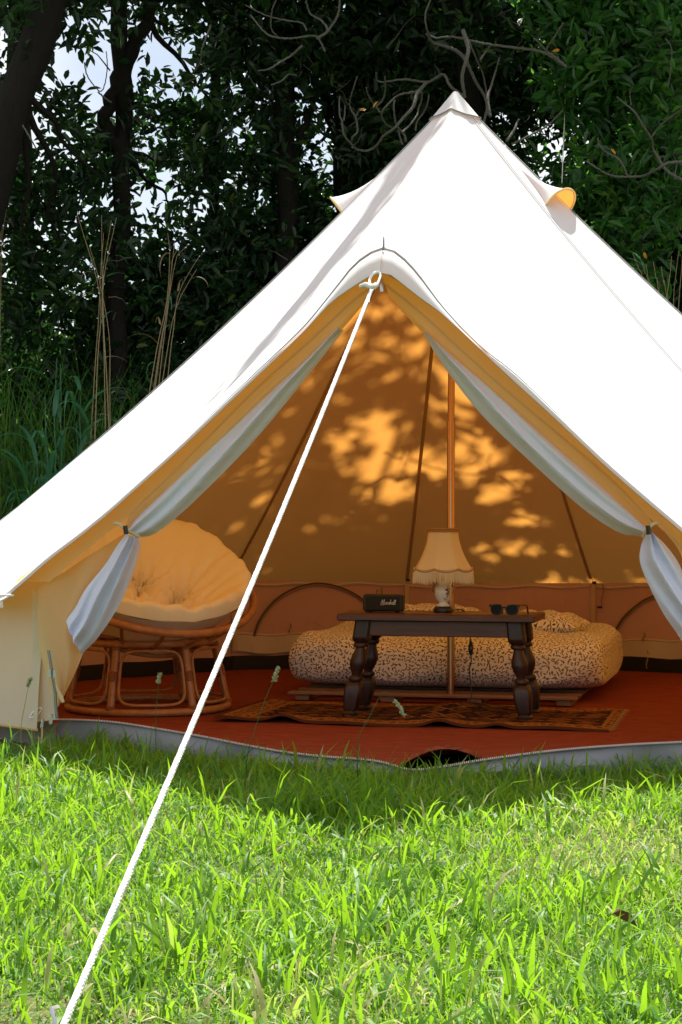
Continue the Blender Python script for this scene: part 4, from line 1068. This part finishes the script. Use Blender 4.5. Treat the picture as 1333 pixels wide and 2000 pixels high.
tree('stout dark trunk tree behind the left slope of the tent', b, [([b, P(560, 500, 13.6), P(563, 360, 13.6), P(556, 220, 13.6), P(545, 60, 13.6), P(540, -120, 13.6)], .095, .075), ([P(560, 320, 13.6), P(590, 260, 13.6), P(620, 170, 13.7)], .04, .02)],
     [((-.35, 13.9, 4.7), (.8, .9, .7), 330), ((-.6, 13.8, 3.6), (.6, .6, .7), 210), ((-.2, 14.1, 3.0), (.7, .6, .6), 190)], seed=5)
b = G(676, 14.3)
tree('dark tree with a split trunk just left of the tent vent', b, [([b, P(678, 500, 14.3), P(672, 330, 14.3), P(668, 200, 14.3), P(690, 60, 14.3), P(700, -100, 14.3)], .10, .07), ([P(672, 300, 14.3), P(640, 210, 14.4), P(630, 110, 14.4)], .05, .03)],
     [((.3, 14.2, 4.9), (.9, .8, .8), 420), ((.1, 14.4, 3.9), (.7, .6, .8), 330), ((.6, 14.0, 3.6), (.6, .6, .8), 260)], seed=6)
b = G(960, 13.7)
tr7 = tree('grey branched tree with bare crooked twigs behind the tent peak', b, [([b, P(955, 420, 13.7), P(930, 260, 13.4), P(912, 150, 13.0), P(905, 60, 12.8), P(860, -100, 12.6)], .09, .06)],
     [((1.0, 13.9, 4.3), (.9, .7, .8), 400), ((1.2, 14.1, 3.1), (.9, .6, .9), 400), ((.5, 13.6, 5.3), (.9, .8, .6), 260), ((1.1, 12.6, 4.55), (.8, .5, .42), 160)], seed=7)
b = G(1150, 13.0)
tree('leafy evergreen with bright green rosettes at the upper right', b, [([b, P(1150, 560, 13.0), P(1165, 330, 12.9), P(1180, 120, 12.8), P(1190, -120, 12.7)], .10, .06)],
     [((1.75, 12.3, 4.2), (.55, .5, .5), 190), ((2.25, 12.2, 4.3), (.5, .45, .6), 170), ((1.45, 12.1, 4.55), (.6, .5, .4), 150), ((2.1, 12.5, 3.4), (.6, .5, .6), 200), ((1.7, 12.8, 2.9), (.6, .5, .7), 220)], seed=8, mat='leaf_bright', Ls=.115, up=.9, asp=.34, per=13)
b = G(1320, 13.9)
tree('dark spreading tree behind the right slope of the tent', b, [([b, P(1310, 500, 13.9), P(1330, 300, 13.9), P(1290, 120, 13.9), P(1300, -100, 13.9)], .11, .07)],
     [((2.5, 13.7, 3.9), (.8, .6, .9), 330), ((2.3, 13.9, 2.9), (1.0, .6, .8), 380), ((1.9, 13.9, 4.8), (.9, .8, .7), 330), ((3.2, 13.9, 3.6), (.9, .8, 1.2), 330)], seed=9)
# the crowns above the picture that shade the back of the tent and the wood floor
for k, (x, y, lab, bl) in enumerate((
        (-2.6, 14.6, 'tall tree standing deep in the wood behind the leaning trunk', (((-.9, 13.4, 5.9), (.9, .8, .6), 130), ((-.2, 12.8, 5.6), (.7, .7, .5), 110), ((-1.9, 13.9, 6.3), (.9, .9, .6), 90), ((-.6, 13.9, 6.6), (.9, .8, .5), 100))),
        (.2, 15.0, 'tall tree standing deepest in the middle of the wood', (((.2, 11.4, 5.9), (1.0, .45, .35), 190), ((1.3, 11.6, 6.0), (.9, .5, .35), 170), ((-.8, 12.2, 6.0), (.9, .6, .4), 170), ((.5, 12.5, 6.1), (.9, .5, .35), 120), ((1.6, 12.7, 6.1), (.8, .5, .35), 90), ((2.1, 11.8, 5.9), (.6, .5, .35), 80), ((.9, 13.6, 6.0), (.8, .8, .5), 40), ((.2, 14.2, 6.6), (.9, .8, .5), 45), ((1.3, 14.3, 6.8), (.8, .8, .5), 34))),
        (2.6, 15.2, 'tall tree at the right back of the wood', (((2.2, 14.2, 6.3), (.8, .8, .5), 60), ((2.9, 14.0, 6.0), (.8, .9, .6), 90), ((1.9, 13.3, 5.7), (.6, .6, .4), 40), ((3.3, 15, 6.9), (1.0, .9, .6), 70))))):
    b = (x, y, float(ground_z(x, y)))
    tree(lab, b, [([b, (x + .05, y, 2.5), (x - .05, y, 5), (x + .1, y - .2, 6.6)], .12, .06)], list(bl), per=9, Ls=.14, seed=20 + k, asp=.46, twigs=.0)
# a leafy spray added out of view to shade the left slope of the tent
tm = bpy.data.objects['broadleaf_tree.009']; sp0, sp1 = Vector((.70, 10.15, 5.5)), Vector((-.13, 9.62, 5.45))
mb = MB(); mb.tube(smooth_pts([Vector((.2, 14.9, 5.6)), Vector((.7, 12.4, 5.9)), Vector((.85, 10.9, 5.7)), sp0, sp1], 30), [.03 - .0008 * i for i in range(30)], 6); mb.build('shade_limb', M['bark'], tm)  # unseen branch that carries the added shading leaves
n = 420; tt = RNG.random(n); C = np.array(sp0)[None] * (1 - tt[:, None]) + np.array(sp1)[None] * tt[:, None] + RNG.normal(size=(n, 3)) * np.array([.035, .05, .06])
link('shade_spray', leaf_mesh('shade_spray', C - np.array(wloc(tm)), RNG.normal(size=(n, 3)) * np.array([1, 1, .5]), .09 + .04 * RNG.random(n), .045 * np.ones(n), M['leaf']), tm)
# yellowed leaves hanging among the branches
yl_o = []
for px, py, Y, dx, dz, lab in ((1094, 97, 12.0, -1, -.25, 'single yellow leaf on a grey twig at the upper right'), (716, 214, 11.8, -1, -.1, 'lower of two yellow leaves left of the tent peak'), (729, 211, 11.8, .5, .8, 'upper of two yellow leaves left of the tent peak'), (1193, 291, 12.0, .6, -.6, 'yellow leaf in the dark foliage right of the peak'), (1258, 492, 12.6, .3, -.9, 'brownish yellow leaf above the right slope of the tent')):
    p = P(px, py, Y - .25); me = leaf_mesh('yellow_leaf', np.zeros((1, 3)), np.array([[dx, -.25, dz]]), np.array([.055]), np.array([.024]), M['yellow_leaf'])
    o = link('yellow_leaf', me); o.location = p; tag(o, lab, 'leaf', 'yellow leaves in the trees')
# bare branches
BR = [[(1106, 130, 2), (1061, 102), (996, 92), (946, 85), (886, 72), (850, 74), (836, 62, 1.6), (831, 30), (841, 0, 1)],
      [(912, 118, 3), (893, 100), (868, 90), (845, 82), (834, 66, 1.5)],
      [(911, 118, 2.2), (930, 160), (948, 190), (955, 225, 2)], [(905, 60, 3), (915, 95), (911, 118), (903, 150), (908, 190, 2)],
      [(908, 190, 2), (880, 168), (866, 145), (836, 160), (791, 155), (741, 160), (735, 142, 1)],
      [(866, 145, 1.8), (831, 165), (815, 178), (781, 185), (764, 198), (746, 220), (752, 240), (766, 250, .8)],
      [(832, 162, 2.4), (815, 184), (808, 208), (789, 229), (770, 251), (750, 265), (736, 284), (719, 294), (698, 292), (686, 281), (672, 262), (668, 235), (664, 226), (663, 200), (664, 188, .8)],
      [(686, 281, 1.3), (689, 268), (698, 258), (698, 245), (695, 229), (685, 212), (684, 196), (690, 175), (698, 150, .8)], [(695, 229, 1), (700, 218), (703, 212, .6)], [(672, 235, 1), (674, 220), (674, 207, .6)],
      [(743, 220, 1.3), (735, 208), (728, 200), (718, 182), (716, 171, .8)], [(735, 208, 1.2), (748, 195), (753, 175), (752, 150, .8)],
      [(793, 276, 1.6), (791, 265), (780, 252), (773, 240), (770, 215), (770, 200), (773, 196, .9)], [(786, 258, 1.2), (800, 245), (815, 225), (818, 212), (824, 195), (824, 180, .8)], [(812, 255, 1), (815, 238), (828, 220), (836, 200), (838, 185, .6)],
      [(786, 282, 1.2), (780, 262), (778, 252, .8)], [(958, 228, 2), (953, 190), (960, 168), (968, 140), (975, 118, .8)], [(945, 240, 1.6), (952, 210), (956, 180), (965, 150), (976, 112, .8)],
      [(990, 275, 2), (1004, 255), (1010, 240), (1014, 233, 1)], [(1000, 282, 1.4), (1040, 262), (1070, 245), (1100, 215, 1)], [(958, 225, 1.2), (945, 150), (932, 118), (920, 88), (918, 80, .8)], [(938, 118, 1.2), (950, 100), (960, 88, .7)],
      [(1106, 130, 2), (1085, 112), (1068, 98), (1082, 75), (1100, 45, .8)], [(1066, 98, 1.2), (1050, 80), (1042, 75, .8)],
      [(1146, 315, .9), (1166, 328), (1186, 340), (1208, 345), (1231, 345), (1255, 344), (1271, 337), (1288, 328), (1306, 318), (1340, 316, 2)], [(1168, 270, .7), (1172, 285), (1186, 298), (1210, 312), (1226, 342, 1.3)], [(1158, 322, .6), (1157, 305), (1162, 300, .4)],
      [(1206, 190, .8), (1222, 203), (1241, 220), (1256, 245), (1273, 272), (1276, 290), (1286, 308), (1305, 335), (1340, 355, 2)], [(1273, 268, 1), (1290, 245), (1311, 228), (1340, 208, 1.4)], [(1286, 308, 1.2), (1320, 302), (1340, 305, 1.5)], [(1233, 205, .8), (1231, 180), (1240, 165, .5)], [(1300, 75, .6), (1312, 95), (1310, 140), (1305, 170, .9)],
      [(490, 30, 1), (520, 65), (545, 74), (570, 75), (615, 70), (628, 85), (635, 100, 1.2)], [(590, 90, 1.6), (570, 108), (550, 120), (525, 135), (505, 138, .7)], [(620, 75, 1.8), (640, 60), (628, 40), (606, 26), (597, -5, 1)], [(530, 166, .7), (550, 158), (565, 145), (580, 148, .6)], [(640, 62, 1.6), (660, 30), (665, -10, 1.4)], [(545, 74, 1), (530, 55), (532, 20), (540, 0, .7)], [(600, 60, 1), (590, 45), (560, 40), (520, 30), (480, 10, .7)],
      [(412, 50, 1), (395, 95), (392, 120), (380, 140, .6)], [(165, 122, .8), (172, 150), (195, 178), (205, 165), (210, 130), (208, 100, .5)], [(192, 180, 1), (210, 195), (218, 200, 1)], [(45, 245, 1), (60, 270), (72, 292, .8)]]
rn = random.Random(5)
for br in BR:
    Y0 = 11.7 + rn.uniform(-.25, .5); r = [q[2] if len(q) > 2 else None for q in br]; f = rn.uniform(0, 6)
    pts = smooth_pts([P(q[0], q[1], Y0 + .12 * math.sin(i * .9 + f)) for i, q in enumerate(br)], 8 * len(br))
    pts = [p + Vector((math.sin(i * 1.9 + f), math.cos(i * 2.3), math.sin(i * 1.4 + 2))) * .0012 for i, p in enumerate(pts)]
    r0 = br[0][2] * .0046 + .001; r1 = br[-1][2] * .0046 + .001
    MB().tube(pts, [r0 + (r1 - r0) * i / (len(pts) - 1) for i in range(len(pts))], 7).build('bare_branch', M['grey_bark'], tr7)

# shrubs that close the wood towards the ground
for k, (px, Y, z, rx, rz_, n, lab) in enumerate(((20, 13.4, 1.7, .9, 1.25, 520, 'dark shrub at the far left behind the tall grass'), (200, 14.0, 1.6, .9, 1.35, 560, 'dark shrub behind the left dry reed clump'), (370, 13.6, 1.7, .8, 1.4, 540, 'dark shrub behind the right dry reed clump'),
        (540, 14.4, 1.9, .9, 1.5, 560, 'dark shrub below the stout trunk beside the tent slope'), (1130, 14.2, 2.0, .9, 1.5, 560, 'dark shrub behind the right tent vent'), (1330, 13.6, 1.6, .8, 1.3, 460, 'dark shrub low at the right edge beyond the tent'), (-160, 13.8, 1.9, .9, 1.5, 420, 'dark shrub left of the leaning trunk'))):
    b = G(px, Y); x = b[0]; o = thing('shrub', lab, 'shrub', b, 0, 'shrubs along the edge of the wood'); mb = MB(); rn = random.Random(60 + k)
    for e in range(9): mb.tube(wiggle(b, (x + rn.uniform(-.7, .7), Y + rn.uniform(-.4, .4), rn.uniform(1.2, 2.6)), 9, .05, rn), [.016 - .0014 * i for i in range(9)], 6)
    mb.build('stems', M['bark'], o)
    crown('foliage', o, [((x, Y, z), (rx, .65, rz_), n), ((x, Y - .2, .7), (rx, .6, .6), n // 4)], 11, .10, M['leaf'], .13, .3)
# thicket beyond, one mass
bl = [((x, 17.2 + .8 * math.sin(x * 3), 1.7), (1.2, .8, 1.6), 330) for x in np.linspace(-6.5, 6.5, 12)] + [((x, 15.4, z), (1.2, .9, 1.3), 200) for x in (-6.6, -5.3, -4.4, 4.6, 5.5, 6.8) for z in (1.6, 3.6, 5.2)]
sv = GAPS; GAPS = []
c = clusters(bl); C = np.repeat(c, 8, 0) + RNG.normal(size=(len(c) * 8, 3)) * .14; D = RNG.normal(size=C.shape)
link('thicket_foliage', leaf_mesh('thicket_foliage', C, D, .13 + .06 * RNG.random(len(C)), .055 + .02 * RNG.random(len(C)), M['leaf']), None, 'stuff'); GAPS = sv

# ------------------------------------------------------------------ grass
def blades(name, X, Y, L, W, mat, lean=.5, tint=None, z0=None, curl=.5):
    n = len(X); Z = ground_z(X, Y) - .01 if z0 is None else z0
    B = np.stack([X, Y, Z], 1); az = RNG.random(n) * 2 * PI; ln = lean * np.abs(RNG.normal(size=n)) + .08
    dh = np.stack([np.cos(az), np.sin(az), np.zeros(n)], 1); faz = az + PI / 2 + RNG.normal(size=n) * .7
    Sd = np.stack([np.cos(faz), np.sin(faz), .15 * RNG.normal(size=n)], 1); up = np.array([0, 0, 1.])
    rows = []
    for t, wv in ((0, .75), (.38, 1.0), (.74, .66), (1, 0)):
        th = np.minimum(1.75, ln * t * (1 + curl * t * 1.6))[:, None]; s = (t * L)[:, None]
        p = B + up * s * np.cos(th * .75) + dh * s * np.sin(th)
        p[:, 2] = np.maximum(p[:, 2], Z + .004)
        if wv > 0: rows += [p - Sd * W[:, None] * wv * .5, p + Sd * W[:, None] * wv * .5]
        else: rows.append(p)
    V = np.stack(rows, 1).reshape(-1, 3); b_ = (np.arange(n) * 7)[:, None]
    quads = np.concatenate([b_ + np.array([[0, 1, 3, 2]]), b_ + np.array([[2, 3, 5, 4]]), b_ + np.array([[4, 5, 6]])], 1)
    fn = np.tile(np.array([4, 4, 3]), n)
    t = RNG.random(n) if tint is None else tint
    return mesh_np(name, V, fn, quads.ravel(), mat, True, np.repeat(t, 7))
lx = np.array([p.x for p in LIPS]); ly = np.array([p.y for p in LIPS])
def ok_lawn(X, Y):
    k = Y < np.interp(X, lx, ly) - .03
    side = (X < WL.x) | (X > WR.x)
    r = np.hypot(X - OX, Y - OY)
    return np.where(side, (r > 2.62) | (Y < 6.3), k)
def scatter(n, x0, x1, y0, y1):
    X = RNG.uniform(x0, x1, n); Y = RNG.uniform(y0, y1, n); return X, Y
def patch(X, Y, s, ph=0.): return .5 + .25 * (np.sin(X * s + ph + 1.3 * np.sin(Y * s * .7)) + np.sin(Y * s * 1.1 - ph + 1.7 * np.sin(X * s * .6 + 1)))
def cone(X, Y, m=.25): return np.abs(X) < .2 * Y + m
def dry(X, Y): return np.exp(-(((X - .82) / .36) ** 2 + ((Y - 4.75) / .40) ** 2)) * .9 + .45 * np.exp(-(((X + .05) / .3) ** 2 + ((Y - 3.15) / .3) ** 2))
lawn = []
def lawn_layer(n, Lm, Wm, lean, y0=2.2, y1=7.2, hw=3.2, outside=.22, dens=None, big=False, base_t=.0):
    X, Y = scatter(n, -hw, hw, y0, y1); k = ok_lawn(X, Y) & (cone(X, Y) | (RNG.random(n) < outside))
    if dens is not None: k &= RNG.random(n) < dens(X, Y)
    X, Y = X[k], Y[k]; p = patch(X, Y, 3.3) * .6 + patch(X, Y, 8.1, 2) * .4
    L = Lm * (.55 + .9 * RNG.random(len(X))) * (.65 + .7 * p); W = Wm * (.6 + .8 * RNG.random(len(X)))
    dr = dry(X, Y); L = L * (1 - .45 * dr)
    t = np.clip(RNG.random(len(X)) * .62 + .25 * p + base_t, 0, .9); dd = RNG.random(len(X)); t = np.where(dd < .07 + .6 * dr, .9 + .1 * RNG.random(len(X)), t)
    return blades('lawn', X, Y, L, W, M['grass'], lean, t)
for nm, args in (('lawn_grass', (210000, .046, .0036, .95)), ('lawn_grass', (76000, .072, .0060, .78)), ('lawn_grass', (15000, .108, .0088, .66))):
    d = (lambda X, Y: np.clip(1.15 - 1.0 * dry(X, Y), 0, 1) * (.45 + .55 * (patch(X, Y, 6.0, 1) > .45)))
    link(nm, lawn_layer(*args, dens=None if args[1] < .05 else d), None, 'stuff')
# taller tufts: along the sill and the clump at the shade line
X, Y = scatter(6000, -2.2, 2.4, 5.2, 7.0); k = ok_lawn(X, Y) & (Y > np.interp(X, lx, ly) - .62) & (RNG.random(6000) < .25 + .75 * (patch(X, Y, 7) > .55)); X, Y = X[k], Y[k]
link('sill_grass', blades('sill_grass', X, Y, .05 + .09 * RNG.random(len(X)) ** 1.5, .0055 + .003 * RNG.random(len(X)), M['grass'], .40, RNG.random(len(X)) * .6), None, 'stuff')
tc = thing('grass_tuft', 'taller tuft of upright grass at the edge of the tent shade', 'grass tuft', PZ(640, 1590, .02))
c = PZ(640, 1590, .02); n = 90; X = c.x + RNG.normal(size=n) * .07; Y = c.y + RNG.normal(size=n) * .05
link('blades', blades('blades', X - c.x, Y - c.y, .10 + .11 * RNG.random(n), .006 + .004 * RNG.random(n), M['grass'], .35, RNG.random(n) * .7, z0=np.full(n, -.02)), tc)
# grass beside and behind the tent
X, Y = scatter(46000, -4.2, 4.6, 6.2, 15.5); r = np.hypot(X - OX, Y - OY); k = (r > 2.68) & ((Y > 9.5) | (np.abs(X) < .22 * Y + .8)); X, Y = X[k], Y[k]
far = np.clip((Y - 9.8) / 1.6, 0, 1); p = patch(X, Y, 2.4)
link('tall_grass', blades('tall_grass', X, Y, (.16 + .74 * far * (.5 + .7 * p)) * (.5 + .8 * RNG.random(len(X))), (.006 + .004 * far) * (.7 + .7 * RNG.random(len(X))), M['tall_grass'], .32, np.clip(RNG.random(len(X)) ** 1.6, 0, 1)), None, 'stuff')
# broad leaved reed plants at the left
def reed_plant(px, Y, hgt, n, lab, seed):
    b = Vector(G(px, Y)); o = thing('reed_plant', lab, 'reed plant', b, 0, 'broad leaved reeds left of the tent'); rn = random.Random(seed)
    for s in range(n):
        st = Vector((rn.uniform(-.16, .16), rn.uniform(-.1, .1), 0)); h = hgt * rn.uniform(.6, 1.05); tp = st + Vector((rn.uniform(-.12, .12), rn.uniform(-.1, .1), h))
        pts = wiggle(st, tp, 8, .015, rn); MB().tube(pts, [.007 - .0006 * i for i in range(8)], 6).build('stem', M['reed'], o, local=True)
        for q in range(rn.randint(5, 7)):
            t = .25 + .75 * q / 6; i = int(t * 7); bs = pts[min(7, i)]; a = rn.uniform(0, 2 * PI); L = rn.uniform(.32, .58); w0 = rn.uniform(.026, .042)
            d = Vector((math.cos(a), math.sin(a), 0)); rows = []; el = rn.uniform(.9, 1.35); dr_ = rn.uniform(1.2, 2.6)
            p = bs.copy()
            for m_ in range(9):
                u = m_ / 8; th = el - dr_ * u ** 1.3; p = p + (d * math.cos(th) + Vector((0, 0, math.sin(th)))) * L / 8; wv = w0 * (math.sin(PI * min(1, u * .85 + .15)) ** .7) * (1 - u * .25) * (1 if m_ < 8 else .05)
                sd = Vector((-d.y, d.x, 0)); nn = Vector((0, 0, 1)); rows.append([p - sd * wv / 2 + nn * wv * .12, p.copy(), p + sd * wv / 2 + nn * wv * .12])
            MB().grid(rows).build('leaf', M['reed'], o, local=True)
reed_plant(122, 11.75, 1.45, 5, 'broad leaved green reed, tallest of the group left of the tent', 11)
reed_plant(205, 11.8, 1.1, 4, 'broad leaved reed below the left dry stems', 12)
reed_plant(70, 11.7, 1.0, 4, 'low broad leaved reed at the far left', 13)
reed_plant(275, 11.8, .95, 3, 'small broad leaved reed close to the tent slope', 14)
def dry_clump(lab, lines, Y, seed):
    rn = random.Random(seed); b = Vector(G(lines[0][0][0], Y)); b.z = P(lines[0][0][0], lines[0][0][1], Y).z
    b.z = float(ground_z(b.x, b.y)); o = thing('dry_reed_clump', lab, 'dry reeds', b, 0, 'dry reed clumps left of the tent')
    for ln in lines:
        y_ = Y + rn.uniform(-.12, .12); pts = [P(x, y, y_) for x, y in ln]; p0 = pts[0].copy(); p0.z = b.z; p0.x += (pts[0].x - pts[1].x) * (pts[0].z - b.z) / max(.05, pts[1].z - pts[0].z) * .8
        pts = smooth_pts([p0] + pts, 24); MB().tube(pts, [.0058 - .0042 * i / 23 for i in range(24)], 6).build('stem', M['dry_reed'], o)
        for q in range(3):
            i = rn.randint(8, 22); bs = pts[i]; a = rn.uniform(0, 6.28); L = rn.uniform(.12, .26); d = Vector((math.cos(a), math.sin(a) * .5, 0)); rows = []; p = bs.copy(); el = rn.uniform(.3, 1.3); dr_ = rn.uniform(1, 2.6)
            for m_ in range(6):
                u = m_ / 5; th = el - dr_ * u; p = p + (d * math.cos(th) + Vector((0, 0, math.sin(th)))) * L / 5; sd = Vector((-d.y, d.x, .3)).normalized(); wv = .009 * (1 - u * .9); rows.append([p - sd * wv, p + sd * wv])
            MB().grid(rows).build('leaf', M['dry_reed'] if rn.random() < .6 else M['reed'], o)
dry_clump('left clump of tall dry reeds rising from the grass', [[(190, 730), (196, 580), (152, 420)], [(205, 760), (203, 620), (200, 540), (199, 420)], [(210, 760), (200, 560), (218, 430)], [(204, 700), (201, 560), (228, 425)], [(215, 780), (214, 660), (197, 560), (175, 480)], [(186, 720), (192, 640), (198, 520), (203, 455)]], 11.7, 21)
dry_clump('right clump of tall dry reeds close to the tent slope', [[(305, 730), (325, 610), (342, 470)], [(312, 740), (330, 590), (338, 500), (350, 480)], [(320, 730), (345, 600), (385, 525)], [(308, 725), (328, 600), (346, 500), (368, 478)], [(330, 720), (340, 640), (350, 570), (390, 500)], [(300, 720), (326, 590), (332, 490), (328, 455)]], 11.6, 22)
dry_clump('few dry reeds at the far left edge of the picture', [[(-6, 560), (0, 480), (12, 400)], [(2, 560), (4, 470), (18, 380)], [(-10, 560), (3, 440), (6, 370)]], 12.2, 23)
dry_clump('pale dry canes rising beyond the right slope of the tent', [[(1262, 580), (1250, 530), (1236, 495)], [(1275, 590), (1262, 540), (1250, 500)], [(1290, 600), (1283, 550), (1276, 510)], [(1300, 605), (1308, 550), (1312, 500)], [(1315, 610), (1318, 560), (1326, 490)], [(1325, 610), (1330, 550), (1333, 500)], [(1285, 600), (1270, 560), (1262, 515)], [(1306, 600), (1298, 560), (1292, 520)]], 11.9, 24)
# seed stalks in front of the doorway
def stalk(lab, pts, Y, head):
    pts = [P(x, y, Y) for x, y in pts]; b = pts[0].copy(); b.z = 0; o = thing('grass_stalk', lab, 'grass stalk', b, 0, 'flowering grass stalks before the doorway')
    pts = smooth_pts([b] + pts, 16); MB().tube(pts, [.0018 - .0008 * i / 15 for i in range(16)], 5).build('stem', M['tall_grass'] if len(head) < 3 else M['dry_reed'], o)
    if head:
        h0, h1 = P(*head[0], Y), P(*head[1], Y); n = 90; ax = (h1 - h0); t = RNG.random(n); C = np.array(h0)[None] + t[:, None] * np.array(ax)[None]
        rad = np.sin(PI * np.clip(t * .9 + .08, 0, 1))[:, None]; D = nrmz(np.array(ax.normalized())[None] * 1.3 + RNG.normal(size=(n, 3)) * .7)
        link('seed_head', leaf_mesh('seed_head', C + RNG.normal(size=(n, 3)) * .0022 * rad - np.array(b), D, .013 * (.6 + .6 * RNG.random(n)), .0045 * np.ones(n), M['seed']), o)
stalk('grass stalk with a pale fluffy head before the bed', [(483, 1478), (500, 1420), (520, 1362), (537, 1326)], 5.95, ((535, 1332), (543, 1306)))
stalk('leaning grass stalk with a green head before the table', [(700, 1450), (722, 1400), (748, 1352), (762, 1352), (771, 1366)], 5.8, ((770, 1364), (790, 1396)))
stalk('short grass stalk with a small head before the rattan chair', [(305, 1400), (308, 1360), (311, 1334)], 6.4, ((310, 1336), (312, 1318)))
stalk('thin dark grass stalk before the left tent wall', [(42, 1420), (50, 1372), (57, 1335)], 6.5, ((53, 1342), (60, 1326), 1))
# dead leaf on the lawn
p = PZ(1222, 1786, .055); me = leaf_mesh('dead_leaf', np.array([[-.03, 0, 0]]), np.array([[1, .1, -.1]]), np.array([.058]), np.array([.024]), M['dead_leaf'], .35, .5)
o = link('dead_leaf', me); o.location = p; tag(o, 'brown dead leaf lying on the lawn at the right', 'leaf')
# thin cord hanging at the right
cd = P(1103, 195, 12.3); o = thing('hanging_cord', 'thin pale cord hanging down from the trees above the right vent', 'cord', P(1098, 362, 12.3))
MB().tube(smooth_pts([P(1106, -80, 12.3), P(1104, 190, 12.3), P(1101, 280, 12.3), P(1096, 400, 12.3), P(1090, 470, 12.3)], 24), .0035, 6).build('cord_line', M['rope'], o)
